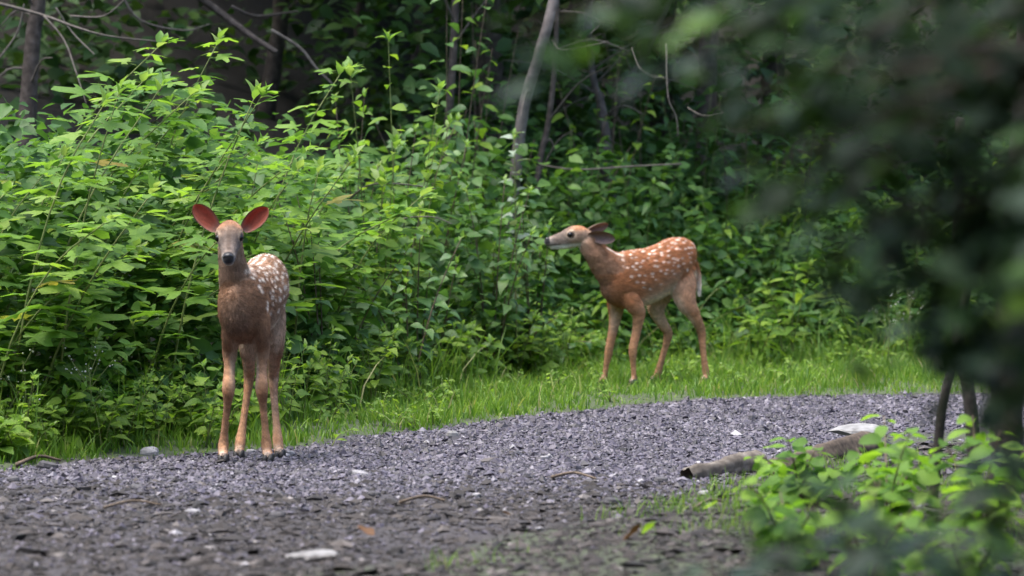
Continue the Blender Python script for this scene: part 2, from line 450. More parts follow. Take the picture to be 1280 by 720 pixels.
bump(nt, b, noise(nt, 400, 2), .4, .001)
M['nose'] = m
M['hoof'] = plain_mat('hoof_horn', [(.3, (.012, .011, .011)), (.7, (.04, .036, .034))], 60, .5, .001, rand=0)

TORSO = np.array([  # x, zc, half width, half height  (metres, standing fawn)
    (.158, .565, .030, .052), (.135, .558, .052, .085), (.10, .552, .068, .112), (.05, .548, .078, .128), (-.01, .546, .083, .134), (-.08, .550, .087, .131),
    (-.15, .560, .090, .123), (-.22, .578, .088, .116), (-.28, .598, .083, .113), (-.33, .608, .074, .106), (-.37, .606, .060, .090), (-.397, .598, .038, .062)])

def smooth01(v, a, b): 
    t = np.clip((v - a) / (b - a), 0, 1); return t * t * (3 - 2 * t)

def make_fawn(label, origin, theta, sc, neck, poll, hdir, hup, legs, ears, tail, grey, seed, tx=1.0, tilt=0.0, tz=0.0, th=1.0, hs_=1.0, spot=1.0, earc=(.42, .135, .105)):
    """neck: list of world pts + ra, rb; legs: dict of lists of (world point, ra, rb); head frame in world"""
    r = np.random.default_rng(seed)
    O = np.array(origin, float); ct, st = math.cos(-theta), math.sin(-theta)
    Ri = np.array([[ct, -st, 0], [st, ct, 0], [0, 0, 1.]])
    L = lambda w: Ri @ (np.array(w, float) - O)
    Ld = lambda v: Ri @ np.array(v, float)
    root = empty('fawn', O, label, 'fawn', 'spotted fawns', rz=theta)
    parts = []          # (name, V, F, S, T)
    TO = TORSO.copy(); TO[:, 1] += tz - tilt * (TO[:, 0] + .1); TO[:, 3] *= th; TO[:, 0] *= tx
    tc = [(x * sc, 0, z * sc, w * sc, h * sc) for x, z, w, h in TO]
    parts.append(('torso',) + loft(tc, (0, 1, 0), 26, 5, .5))
    nk = [(*L(p), ra, rb) for p, ra, rb in neck]
    parts.append(('neck',) + loft(nk, (0, 1, 0), 20, 5, .8))
    H0 = L(poll); hf = nrm(Ld(hdir)); hu = Ld(hup); hu = nrm(hu - hf * (hu @ hf)); hs = np.cross(hu, hf)   # hs = left of the head
    hd = [(-.022, .002, .024, .026), (-.006, .003, .036, .037), (.02, .006, .0455, .045), (.045, .005, .0465, .047), (.068, -.002, .041, .0445), (.09, -.009, .0325, .0405),
          (.115, -.013, .0265, .0365), (.140, -.014, .0238, .0315), (.160, -.014, .0228, .0275), (.176, -.013, .0195, .0215)]
    hsz = sc * hs_
    hc = [(*(H0 + hf * t * hsz + hu * z * hsz), w * hsz, h * hsz) for t, z, w, h in hd]
    parts.append(('head',) + loft(hc, hs, 22, 5, .7))
    # lower jaw and brow ridges
    jaw = [(*(H0 + hf * t * hsz + hu * z * hsz), w * hsz, h * hsz) for t, z, w, h in [(.03, -.028, .031, .020), (.08, -.036, .025, .0165), (.13, -.040, .017, .0115), (.158, -.039, .0145, .0095)]]
    parts.append(('jaw',) + loft(jaw, hs, 14, 4, .7))
    for s_ in (-1, 1):
        br = [(*(H0 + (hf * t + hu * z + hs * s_ * y) * hsz), w * hsz, w * hsz) for t, z, y, w in [(.028, .030, .028, .009), (.045, .029, .034, .0105), (.066, .017, .034, .008)]]
        parts.append(('brow',) + loft(br, hs, 10, 4, .7))
    for nm, lg in legs.items():
        ctrl = [(*L(p), ra * sc, rb * sc) for p, ra, rb in lg]
        parts.append((nm,) + loft(ctrl, (0, 1, 0), 16, 5, .7))
    tl = [(*L(p), ra, rb) for p, ra, rb in tail]
    parts.append(('tail',) + loft(tl, (0, 1, 0), 12, 4, .8))
    acc = Acc()
    for p in parts: acc.add(p[1], p[2])
    raw = acc.mesh('fawn_raw', None, True)
    tmp = link(bpy.data.objects.new('fawn_tmp', raw))
    rm = tmp.modifiers.new('r', 'REMESH'); rm.mode = 'VOXEL'; rm.voxel_size = .0046
    sm = tmp.modifiers.new('s', 'SMOOTH'); sm.factor = .5; sm.iterations = 9
    dg = bpy.context.evaluated_depsgraph_get()
    me = bpy.data.meshes.new_from_object(tmp.evaluated_get(dg))
    bpy.data.objects.remove(tmp); bpy.data.meshes.remove(raw)
    me.name = 'fawn_body'
    n = len(me.vertices)
    v = np.empty(n * 3, np.float32); me.vertices.foreach_get('co', v); v = v.reshape(-1, 3).astype(float)
    nn = np.empty(n * 3, np.float32); me.vertices.foreach_get('normal', nn); nn = nn.reshape(-1, 3).astype(float)
    und = vnoise(v[:, 0] * 38 + v[:, 1] * 21, v[:, 2] * 34 + v[:, 1] * 17, seed + 5) - .5
    v = v + nn * (und * .0035 * smooth01(v[:, 2], .40, .5))[:, None]; me.vertices.foreach_set('co', v.astype(np.float32).ravel())
    # which part is each vertex on
    names = [p[0] for p in parts]
    best = np.full(n, 1e9); pid = np.zeros(n, int); par = np.zeros(n); flow = np.zeros((n, 3)); cen = np.zeros((n, 3))
    for i, p in enumerate(parts):
        S, T = p[3], p[4]
        D = np.linalg.norm(v[:, None, :] - S[None, :, :3], axis=2) / (np.sqrt(S[:, 3] * S[:, 4])[None] + .004)
        k = D.argmin(1); dm = D[np.arange(n), k]
        u = dm < best
        best[u] = dm[u]; pid[u] = i; par[u] = k[u] / (len(S) - 1); flow[u] = T[k[u]]; cen[u] = S[k[u], :3]
    z = v[:, 2] / sc; x = v[:, 0] / sc; y = v[:, 1] / sc
    rel = v - H0; ht = rel @ hf / hsz; hz = rel @ hu / hsz; hy = rel @ hs / hsz
    # ---- coat colours (linear)
    red, brown, cream, white = np.array((.33, .135, .055)), np.array((.225, .135, .080)), np.array((.50, .40, .30)), np.array((.72, .67, .60))
    greyb = np.array((.22, .155, .11)); tan = np.array((.33, .175, .09)); dark = np.array((.09, .055, .035))
    def mx(c, f, c2): return c * (1 - f[:, None]) + np.asarray(c2) * f[:, None]
    c = np.tile(red * (1 - grey) + brown * grey, (n, 1))
    patch = vnoise(v[:, 0] * 30 + 7, v[:, 2] * 30 + v[:, 1] * 20, seed)
    c = mx(c, .30 * patch, brown * .8)
    str_ = vnoise(v[:, 0] * 55 + v[:, 1] * 30, v[:, 2] * 130 + 3, seed + 1) * .5 + vnoise(v[:, 0] * 140, v[:, 2] * 260 + v[:, 1] * 200, seed + 2) * .5
    is_t = np.isin(pid, [names.index('torso')]); 
    zc = np.interp(-x, -TO[:, 0], TO[:, 1]); hh = np.interp(-x, -TO[:, 0], TO[:, 3])
    rz = (z - zc) / hh
    upr = np.isin(pid, [i for i, a in enumerate(names) if a in ('torso', 'neck') or a.endswith('leg')])
    under = smooth01(-rz, .55, .95) * smooth01(-x, -.06, .05) * (z > .36) * np.where(is_t, 1, .3)
    c = mx(c, under * .95, cream * 1.1)
    flank = smooth01(-rz, -.05, .8) * smooth01(-x, .0, .10) * smooth01(x, -.30, -.22) * is_t
    c = mx(c, flank * .38, cream)
    groin = smooth01(.05 - np.abs(y), 0, .03) * smooth01(-x, .16, .24) * smooth01(.58 - z, 0, .12)
    c = mx(c, groin * .8, white)
    is_n = pid == names.index('neck')
    c = mx(c, np.where(is_n, .45 + .25 * grey, 0), greyb * 1.15)
    throat = np.where(is_n, smooth01((cen - v) @ np.array((-.75, 0, -.65)) / (.05 * sc), -.1, .8) * smooth01(par, .45, .9), 0)
    c = mx(c, throat * .6, cream)
    chest = smooth01(x, .09, .15) * smooth01(.60 - z, 0, .08) * (z > .38)
    c = mx(c, chest * .5 * smooth01(.075 - np.abs(y), 0, .05), greyb * .62)
    for i, a in enumerate(names):
        if a.endswith('leg'):
            u = pid == i
            f = u * smooth01(.44 - z, 0, .14)
            c = mx(c, f * .85, tan * (.9 + .1 * grey))
            sgn = 1 if a.startswith('left') else -1
            inner = u * smooth01(-(nn[:, 1] * sgn), .1, .7) * smooth01(z, .20, .36)
            c = mx(c, inner * .5, cream)
            if 'hind' in a:
                back = u * smooth01(z, .26, .32) * smooth01(.50 - z, 0, .1) * smooth01(nn[:, 0], .2, .7)
                c = mx(c, back * .55, cream)
            c = mx(c, u * smooth01(.055 - z, 0, .03) * smooth01(nn[:, 0], .2, .7) * .4, white)
            c = mx(c, u * smooth01(.085 - z, 0, .03) * smooth01(-nn[:, 0], .1, .6) * .5, dark)
            c = mx(c, u * smooth01(.03 - np.abs(z - .235), 0, .02) * .25, red * .7)
    is_tail = pid == names.index('tail')
    c = mx(c, np.where(is_tail, smooth01(np.abs(y) + .3 * np.maximum(-nn[:, 0], 0) * 0, .012, .022) * .8, 0), white)
    # head
    hm = np.isin(pid, [i for i, a in enumerate(names) if a in ('head', 'jaw', 'brow')])
    hcol = np.tile(greyb * (1.15 - .2 * grey) * .9 * (1 - .12 * grey) + red * .14, (n, 1))
    hcol = mx(hcol, smooth01(hz, .018, .036) * smooth01(.062 - ht, 0, .03), np.array((.34, .165, .08)) * (1 - .2 * grey))          # forehead
    hcol = mx(hcol, smooth01(ht, .055, .095) * .72, np.array((.145, .12, .105)))                                    # grey muzzle
    hcol = mx(hcol, smooth01(hz, .008, .016) * smooth01(ht, .05, .10) * smooth01(.011 - np.abs(hy), 0, .008) * .7, dark * .7)   # dark bridge
    hcol = mx(hcol, smooth01(-hz, .024, .040) * .8, white * .85)                                                # chin, throat
    ering = np.minimum(np.linalg.norm(np.stack([ht - .062, hz - .011, hy - .039], 1), axis=1), np.linalg.norm(np.stack([ht - .062, hz - .011, hy + .039], 1), axis=1))
    hcol = mx(hcol, smooth01(.029 - ering, 0, .008) * .35, cream)
    hcol = mx(hcol, smooth01(.0185 - ering, 0, .004) * .95, dark * .5)
    hcol = mx(hcol, smooth01(.012 - np.abs(ht - .153), 0, .006) * .12 * (hz < .004), white)                      # pale muzzle ring
    nose_f = smooth01(ht, .160, .165) * smooth01(hz, -.024, -.019)
    hcol = mx(hcol, nose_f, (.012, .011, .012))
    hcol = mx(hcol, smooth01(.0035 - np.abs(hz + .029), 0, .002) * smooth01(ht, .10, .12) * .9, dark * .4)      # mouth line
    c = np.where(hm[:, None], hcol * (1 - .22 * grey), c)
    # ---- white spots on the saddle
    sp = []
    for side in (-1, 1):
        for row, (x0, x1, ph, dx) in enumerate([(.10, -.37, 82, .021), (.09, -.37, 66, .034), (.08, -.385, 51, .034), (.07, -.385, 36, .036), (.055, -.385, 21, .038), (.045, -.385, 7, .042), (.02, -.38, -8, .05), (-.02, -.30, -23, .06)]):
            xx = x0
            while xx > x1:
                a = math.radians(ph + r.normal(0, 4.5 if row else 1.5)); xq = xx + r.normal(0, .006 if row else .003)
                zq = np.interp(-xq, -TO[:, 0], TO[:, 1]); wq = np.interp(-xq, -TO[:, 0], TO[:, 2]); hq = np.interp(-xq, -TO[:, 0], TO[:, 3])
                if r.random() < .88:
                    sp.append((xq, side * wq * math.cos(a) * 1.08, zq + hq * math.sin(a), r.uniform(.0055, .0098) * spot * (.8 if row == 0 else 1)))
                xx -= dx * r.uniform(.7, 1.35) * (.85 if spot < 1 else 1)
    spotted = np.zeros(n)
    body_zone = (~hm) & (z > .38) & (np.linalg.norm(nn, axis=1) > 0)
    q = np.stack([x, y, z], 1)
    for (sx, sy, sz, sr) in sp:
        dd = q - (sx, sy, sz)
        near_ = (np.abs(dd) < .05).all(1)
        if not near_.any(): continue
        dn = dd[near_] - (dd[near_] * nn[near_]).sum(1, keepdims=True) * nn[near_] * .8
        dist = np.linalg.norm(dn * np.array((.85, 1, 1.1)), axis=1) + .0022 * (r.random() - .5)
        spotted[near_] = np.maximum(spotted[near_], smooth01(sr * 1.4 - dist, 0, sr * .95) * .9)
    # pale line along the nape
    c = mx(c, spotted * body_zone * .92, white)
    nape = np.where(is_n, smooth01((v - cen) @ np.array((-.75, 0, .65)) / (.05 * sc), .25, .6), 0)
    c = mx(c, nape * .35, red * .8)
    nl = np.where(is_n, smooth01(.0055 - np.abs(np.abs(y) - .026), 0, .004) * nape * (par < .55), 0)
    c = mx(c, nl * .8, white)
    c *= (1 + .12 * (r.random((n, 1)) - .5)) * (.55 + .9 * str_[:, None]) * (1.38 - .06 * grey)
    cc = np.ones((n, 4), np.float32); cc[:, :3] = c
    me.color_attributes.new('coat', 'FLOAT_COLOR', 'POINT').data.foreach_set('color', cc.ravel())
    me.polygons.foreach_set('use_smooth', np.ones(len(me.polygons), bool))
    me.materials.clear(); me.materials.append(M['coat'])
    body = link(bpy.data.objects.new('body', me), root)
    # ---- short fur
    me.calc_loop_triangles(); nt_ = len(me.loop_triangles)
    tri = np.empty(nt_ * 3, np.int32); me.loop_triangles.foreach_get('vertices', tri); tri = tri.reshape(-1, 3)
    ar = np.linalg.norm(np.cross(v[tri[:, 1]] - v[tri[:, 0]], v[tri[:, 2]] - v[tri[:, 0]]), axis=1)
    NH = 110000
    ti = r.choice(nt_, NH, p=ar / ar.sum()); bc = r.dirichlet((1, 1, 1), NH)
    hp = (v[tri[ti]] * bc[:, :, None]).sum(1); hn = nrm((nn[tri[ti]] * bc[:, :, None]).sum(1)); hcx = (c[tri[ti]] * bc[:, :, None]).sum(1)
    v0 = tri[ti, 0]
    fl = flow[v0].copy()
    ish = hm[v0]; isn = is_n[v0]
    fl[ish] = -hf; fl[isn] *= -1                                        # head hair lies back, neck hair runs down
    fl = fl - (fl * hn).sum(1, keepdims=True) * hn
    fl[:, 2] -= .35 * (~ish)
    ln = np.where(ish, .005, np.where(np.isin(pid[v0], [i for i, a in enumerate(names) if a.endswith('leg')]) & (z[v0] < .36), .0065, .0145)) * r.uniform(.6, 1.25, NH) * sc
    ln = np.where(is_tail[v0], .022, ln)
    ln = np.where((ht[v0] > .158) & ish, .0, ln)
    kp = ln > .001
    hp, hn, hcx, fl, ln = hp[kp], hn[kp], hcx[kp], fl[kp], ln[kp]
    dr = nrm(fl + hn * .38 + r.normal(0, .22, fl.shape)); NH = len(hp)
    pts = np.stack([hp - hn * .0008, hp + dr * ln[:, None] * .5, hp + (nrm(dr - hn * .30)) * ln[:, None]], 1)
    cu = bpy.data.hair_curves.new('fur'); cu.add_curves([3] * NH)
    cu.points.foreach_set('position', pts.astype(np.float32).ravel())
    cu.attributes.new('radius', 'FLOAT', 'POINT')
    cu.attributes['radius'].data.foreach_set('value', np.tile(np.array((.00042, .00034, .0001), np.float32), NH))
    hc4 = np.ones((NH, 4), np.float32); hc4[:, :3] = hcx * r.uniform(.6, 1.5, (NH, 1))
    cu.attributes.new('coat', 'FLOAT_COLOR', 'CURVE').data.foreach_set('color', hc4.ravel())
    cu.materials.append(M['fur'])
    link(bpy.data.objects.new('fur', cu), body)
    # ---- eyes
    for s_ in (-1, 1):
        bm_v, bm_f = [], []
        nu, nv = 14, 9
        for i in range(nv + 1):
            th = math.pi * i / nv
            for j in range(nu):
                ph = 2 * math.pi * j / nu
                bm_v.append((math.sin(th) * math.cos(ph), math.sin(th) * math.sin(ph), math.cos(th)))
        for i in range(nv):
            for j in range(nu): bm_f.append((i*nu + j, i*nu + (j+1) % nu, (i+1)*nu + (j+1) % nu, (i+1)*nu + j))
        E = np.array(bm_v) * np.array((.0152, .0142, .0132)) * hsz
        c0 = H0 + (hf * .0665 + hu * .0115 + hs * s_ * .0355) * hsz
        W = c0 + np.outer(E[:, 0], hf) + np.outer(E[:, 2], hu) + np.outer(E[:, 1], hs)
        link(bpy.data.objects.new('eye', py_mesh('eye', W, bm_f, M['eye'], True)), root)
    # ---- nose pad with nostrils
    nv_ = []
    na, nb = 16, 7
    for i in range(nb + 1):
        th = (i / nb) * 1.75
        for j in range(na):
            ph = 2 * math.pi * j / na
            wx, wz = math.cos(ph), math.sin(ph)
            wd = .0188 * (1.0 if wz > 0 else .78 - .0 * wz); hgt = .0165 if wz > 0 else .0135
            nv_.append((math.cos(th) * .0105, math.sin(th) * wx * wd, math.sin(th) * wz * hgt))
    Nv = np.array(nv_)
    pit = np.exp(-(((np.abs(Nv[:, 1]) - .0105) / .0042)**2 + ((Nv[:, 2] + .001) / .004)**2))
    Nv[:, 0] -= .007 * pit
    Nf = [(i*na + j, i*na + (j+1) % na, (i+1)*na + (j+1) % na, (i+1)*na + j) for i in range(nb) for j in range(na)]
    c0 = H0 + (hf * .1745 + hu * (-.0065)) * hsz
    W = c0 + (np.outer(Nv[:, 0], hf) + np.outer(Nv[:, 2], hu) + np.outer(Nv[:, 1], hs)) * hsz
    link(bpy.data.objects.new('nose', py_mesh('nose', W, Nf, M['nose'], True)), root)
    # ---- ears: cupped shells, pink inside
    for (bw, tipw, facew, length, width) in ears:
        b0 = L(bw); dr_ = L(tipw) - b0; Le = np.linalg.norm(dr_) ; dr_ = dr_ / Le
        fc = nrm(Ld(facew)); fc = nrm(fc - dr_ * (fc @ dr_)); sd = np.cross(fc, dr_)
        nu, nv = 15, 13
        Vt, Ct = [], []
        for layer in (0, 1):
            for i in range(nu):
                u = i / (nu - 1)
                w = width / 2 * max(.05, (.34 * (1 - u) + 1.18 * u**.62 * (1 - u**2.3)**.62))
                for j in range(nv):
                    t = -1 + 2 * j / (nv - 1)
                    cup = (.95 - .5 * u) * w * (1 - abs(t)**2.0)
                    back = .0034 * layer * (1 - abs(t)**6)
                    tipc = -.010 * u * u
                    Vt.append(b0 + dr_ * Le * u + sd * w * t * (1 - .1 * (1-u)) - fc * (cup + back) + fc * tipc)
                    if layer == 0:
                        f = min(1, max(0, (abs(t) - .78) / .2)); base = np.array(earc)
                        base = base * (.75 + .5 * vnoise(np.array([u * 9.]), np.array([t * 7.]), 3)[0])
                        hair = max(0, 1 - u * 3.2) * .8
                        col = base * (1 - f) + np.array((.30, .20, .14)) * f
                        col = col * (1 - hair) + np.array((.24, .19, .155)) * hair
                    else:
                        f = min(1, max(0, (abs(t) - .8) / .2)); col = np.array((.19, .125, .085)) * (1 - f) + np.array((.07, .05, .04)) * f
                    Ct.append((*col, 1))
        Ft = []
        for layer in (0, 1):
            o_ = layer * nu * nv
            for i in range(nu - 1):
                for j in range(nv - 1):
                    f = (o_ + i*nv + j, o_ + i*nv + j + 1, o_ + (i+1)*nv + j + 1, o_ + (i+1)*nv + j)
                    Ft.append(f if layer == 0 else f[::-1])
        rim = [i * nv for i in range(nu)] + [(nu - 1) * nv + j for j in range(1, nv)] + [i * nv + nv - 1 for i in range(nu - 2, -1, -1)]
        for a_, b_ in zip(rim[:-1], rim[1:]): Ft.append((a_, b_, b_ + nu*nv, a_ + nu*nv))
        em = py_mesh('ear', Vt, Ft, M['ear' if grey > .5 else 'ear_dull'], True)
        em.color_attributes.new('coat', 'FLOAT_COLOR', 'POINT').data.foreach_set('color', np.array(Ct, np.float32).ravel())
        link(bpy.data.objects.new('ear', em), root)
    # ---- cloven hooves
    for nm, lg in legs.items():
        tip = L(lg[-1][0]); fw = np.array((1., 0, 0)); 
        acc = Acc()
        for s_ in (-1, 1):
            prof = [(.022, .000), (.024, .006), (.017, .020), (.004, .030), (-.015, .026), (-.017, .0)]
            Vh = []
            for yy, sh in ((-.0085, .86), (-.004, 1), (.004, 1), (.0085, .86)):
                for (px_, pz_) in prof: Vh.append((tip[0] + (px_ * sh - .004) * sc, tip[1] + (s_ * .0088 * (1 - .012 * px_) + yy * (1 - pz_ * 6 * 0)) * sc, -O[2] * 0 + max(tip[2] - .0, 0) * 0 + pz_ * sc * sh))
            k = len(prof); Fh = []
            for a_ in range(3):
                for j in range(k): Fh.append((a_*k + j, a_*k + (j+1) % k, (a_+1)*k + (j+1) % k, (a_+1)*k + j))
            Fh.append(tuple(range(k))[::-1]); Fh.append(tuple(3*k + j for j in range(k)))
            acc.add(Vh, Fh)
        h = acc.mesh('hoof', M['hoof'], True)
        ho = link(bpy.data.objects.new('hoof', h), root)
        ho.location = (0, 0, gz1(*(np.array(lg[-1][0])[:2])) - O[2] + .003)
    return root
def Pw(px, py, d): return np.array(P(px, py, d))
def foot(px, d):
    x = X(px, d); return np.array((x, d, gz1(x, d) + .026))

# front-facing fawn on the gravel
D1 = 15.05
th1 = math.atan2(-math.cos(math.radians(10.5)), -math.sin(math.radians(10.5)))
o1 = np.array((X(306, D1), D1, 0)); o1[2] = gz1(o1[0], o1[1])
fl = lambda pts: pts
legs1 = {
 'right_fore_leg': [(Pw(293, 372, 15.02), 0.0372, 0.0577), (Pw(290, 408, 15.00), 0.0316, 0.0465), (Pw(288, 432, 15.05), 0.0248, 0.0344), (Pw(287, 458, 15.04), 0.0178, 0.0233), (Pw(286, 480, 15.00), 0.0216, 0.0237), (Pw(285.5, 490, 15.0), 0.0193, 0.0209), (Pw(284, 506, 15.02), 0.0124, 0.0144), (Pw(281, 535, 15.04), 0.0124, 0.0141),
                    (Pw(279.5, 553, 15.045), 0.0180, 0.0200), (Pw(279, 564, 15.02), 0.0149, 0.0163), (foot(279, 14.99), 0.0171, 0.0167)],
 'left_fore_leg': [(Pw(322, 372, 15.04), 0.0372, 0.0577), (Pw(325, 408, 15.02), 0.0316, 0.0465), (Pw(327, 432, 15.07), 0.0248, 0.0344), (Pw(327, 458, 15.06), 0.0178, 0.0233), (Pw(327, 480, 15.02), 0.0216, 0.0237), (Pw(327.5, 490, 15.02), 0.0193, 0.0209), (Pw(329, 506, 15.04), 0.0124, 0.0144), (Pw(331.5, 535, 15.05), 0.0124, 0.0141),
                    (Pw(333, 553, 15.05), 0.0180, 0.0200), (Pw(334, 564, 15.03), 0.0149, 0.0163), (foot(334.5, 15.0), 0.0171, 0.0167)],
 'right_hind_leg': [(Pw(322, 350, 15.38), 0.0418, 0.0791), (Pw(314, 392, 15.28), 0.0409, 0.0698), (Pw(311, 424, 15.24), 0.0335, 0.0465), (Pw(311, 447, 15.31), 0.0229, 0.0298), (Pw(311.5, 466, 15.38), 0.0189, 0.0251), (Pw(309, 490, 15.36), 0.0131, 0.0163), (Pw(304, 525, 15.32), 0.0122, 0.0149),
                    (Pw(300.5, 549, 15.28), 0.0180, 0.0200), (Pw(299, 562, 15.25), 0.0149, 0.0163), (foot(298, 15.22), 0.0171, 0.0167)],
 'left_hind_leg': [(Pw(340, 350, 15.42), 0.0372, 0.0791), (Pw(343, 392, 15.32), 0.0344, 0.0651), (Pw(344, 424, 15.28), 0.0288, 0.0446), (Pw(342.5, 447, 15.34), 0.0229, 0.0298), (Pw(341.5, 466, 15.40), 0.0189, 0.0251), (Pw(342, 490, 15.38), 0.0131, 0.0163), (Pw(345, 525, 15.34), 0.0122, 0.0149),
                    (Pw(347, 549, 15.29), 0.0180, 0.0200), (Pw(348, 562, 15.26), 0.0149, 0.0163), (foot(349, 15.23), 0.0171, 0.0167)]}
poll1 = Pw(287.8, 289, 14.93)
neck1 = [(Pw(308, 385, 15.14), .068, .090), (Pw(301, 366, 15.04), .068, .082), (Pw(294, 345, 14.98), .054, .066), (Pw(290, 325, 14.95), .043, .054), (Pw(288, 306, 14.945), .040, .047), (Pw(287.5, 292, 14.945), .034, .036)]
ears1 = [(Pw(272, 287, 14.935), Pw(242.5, 255, 14.955), (.25, -1, -.05), 0, .083), (Pw(304, 287, 14.935), Pw(334.5, 258.5, 14.955), (-.25, -1, -.05), 0, .081)]
tail1 = [(Pw(341, 332, 15.46), .016, .012), (Pw(343, 350, 15.485), .018, .010), (Pw(344, 372, 15.48), .008, .006)]
fw1 = make_fawn('front-facing fawn with pricked pink ears standing on the gravel', o1, th1, 1.0, neck1, poll1, (0.02, -.885, -.465), (0, -.465, .885), legs1, ears1, tail1, .85, 3, spot=1.2, earc=(.30, .075, .046))

fw1.location.x *= 14.92 / 15.05; fw1.location.y -= .13

# side-on fawn in the grass, nosing the shrub
D2 = 19.8; th2 = math.radians(208)
o2 = np.array((X(787, D2), D2, 0)); o2[2] = gz1(o2[0], o2[1])
legs2 = {
 'left_fore_leg': [(Pw(781, 352, 19.77), 0.0361, 0.0570), (Pw(789, 374, 19.75), 0.0323, 0.0478), (Pw(798, 391, 19.765), 0.0248, 0.0368), (Pw(796, 412, 19.765), 0.0175, 0.0239), (Pw(791.5, 433, 19.75), 0.0198, 0.0216), (Pw(791, 443, 19.75), 0.0184, 0.0193), (Pw(791.5, 456, 19.755), 0.0127, 0.0140), (Pw(792.5, 470, 19.755), 0.0127, 0.0140),
                   (Pw(793, 479, 19.76), 0.0170, 0.0184), (Pw(792, 485, 19.75), 0.0147, 0.0156), (foot(791, 19.74), 0.0166, 0.0156)],
 'right_fore_leg': [(Pw(771, 356, 19.83), 0.0361, 0.0570), (Pw(770, 378, 19.84), 0.0323, 0.0460), (Pw(769, 396, 19.84), 0.0239, 0.0331), (Pw(766, 414, 19.83), 0.0189, 0.0239), (Pw(762, 433, 19.82), 0.0193, 0.0212), (Pw(760.5, 443, 19.82), 0.0184, 0.0193), (Pw(758, 456, 19.82), 0.0127, 0.0140), (Pw(756, 468, 19.82), 0.0127, 0.0140),
                   (Pw(754.5, 477, 19.82), 0.0170, 0.0184), (Pw(753, 483, 19.81), 0.0147, 0.0156), (foot(751.5, 19.80), 0.0166, 0.0156)],
 'left_hind_leg': [(Pw(851, 335, 19.90), 0.0399, 0.0810), (Pw(853, 357, 19.895), 0.0427, 0.0736), (Pw(858, 378, 19.89), 0.0342, 0.0515), (Pw(869, 397, 19.905), 0.0235, 0.0313), (Pw(876, 412, 19.93), 0.0189, 0.0248), (Pw(878, 428, 19.93), 0.0152, 0.0170), (Pw(880, 448, 19.925), 0.0138, 0.0152),
                   (Pw(882, 465, 19.925), 0.0170, 0.0184), (Pw(882, 472, 19.92), 0.0147, 0.0156), (foot(881, 19.90), 0.0166, 0.0156)],
 'right_hind_leg': [(Pw(838, 340, 19.99), 0.0399, 0.0736), (Pw(826, 366, 19.97), 0.0418, 0.0607), (Pw(820, 385, 19.95), 0.0342, 0.0423), (Pw(827, 402, 19.96), 0.0235, 0.0294), (Pw(835, 416, 19.975), 0.0189, 0.0248), (Pw(832, 432, 19.97), 0.0152, 0.0170), (Pw(827, 450, 19.96), 0.0138, 0.0152),
                   (Pw(822.5, 466, 19.95), 0.0170, 0.0184), (Pw(820, 474, 19.945), 0.0147, 0.0156), (foot(817, 19.93), 0.0166, 0.0156)]}
poll2 = Pw(729.5, 295, 19.70)
neck2 = [(Pw(789, 352, 19.80), .062, .105), (Pw(771, 342, 19.765), .056, .094), (Pw(755, 328, 19.735), .046, .071), (Pw(743.5, 314, 19.71), .039, .055), (Pw(735, 304, 19.70), .035, .047), (Pw(730, 298, 19.70), .031, .038)]
ears2 = [(Pw(735, 295, 19.668), Pw(769, 300, 19.66), (.25, -.95, -.25), 0, .076), (Pw(735, 290, 19.735), Pw(762, 282.5, 19.77), (.3, -.75, -.6), 0, .07)]
tail2 = [(Pw(866, 322, 19.965), .014, .011), (Pw(871, 338, 19.985), .017, .010), (Pw(873, 352, 19.985), .015, .009), (Pw(874, 366, 19.98), .007, .005)]
make_fawn('spotted fawn seen side-on in the grass, stretching its nose to the leaves', o2, th2, .93, neck2, poll2, (-.985, -.10, -.085), (-.10, 0, 1), legs2, ears2, tail2, .05, 8, spot=.76, tx=.88, tilt=.10, tz=-.012, th=1.06, hs_=1.05, earc=(.25, .165, .145))
# ------------------------------------------------------------------ leaves (shared meshes, base at origin, +Y along, +Z up)
def leaf_blade(name, mat, wfun, rows=8, fold=.25, droop=.25, twist=.0, wave=.0, pet=.25, seed=0):
    r = random.Random(seed); V, F = [], []
    pw = .012
    V += [(-pw, 0, 0), (pw, 0, 0)]
    ph = r.uniform(0, 6)
    for i in range(rows + 1):
        t = i / rows; w = wfun(t) + .0006; y = pet + t
        zc = -droop * t * t + (.10 if pet else 0) * 0
        tw = twist * t
        for sgn in (-1, 0, 1):
            zz = zc + abs(sgn) * fold * w + sgn * wave * w * math.sin(ph + 7 * t)
            xx = sgn * w
            V.append((xx * math.cos(tw) - (zz - zc) * math.sin(tw), y * (1 - .12 * droop * t), zz + xx * math.sin(tw)))
    F.append((0, 1, 3)); F.append((0, 3, 2)); F.append((1, 4, 3))
    for i in range(rows):
        a = 2 + i * 3
        F += [(a, a + 1, a + 4, a + 3), (a + 1, a + 2, a + 5, a + 4)]
    return py_mesh(name, V, F, mat, True)

def ser(f, amp, k):   # toothed edge
    return lambda t: f(t) * (1 + amp * (1 if int(t * k) % 2 else -1))
ovate = lambda wd: (lambda t: wd * (max(0, math.sin(math.pi * t**.72)))**.9)
lance = lambda wd: (lambda t: wd * (max(0, math.sin(math.pi * t**.85)))**.8)
roundl = lambda wd: (lambda t: wd * (max(0, math.sin(math.pi * t**.9)))**.62)

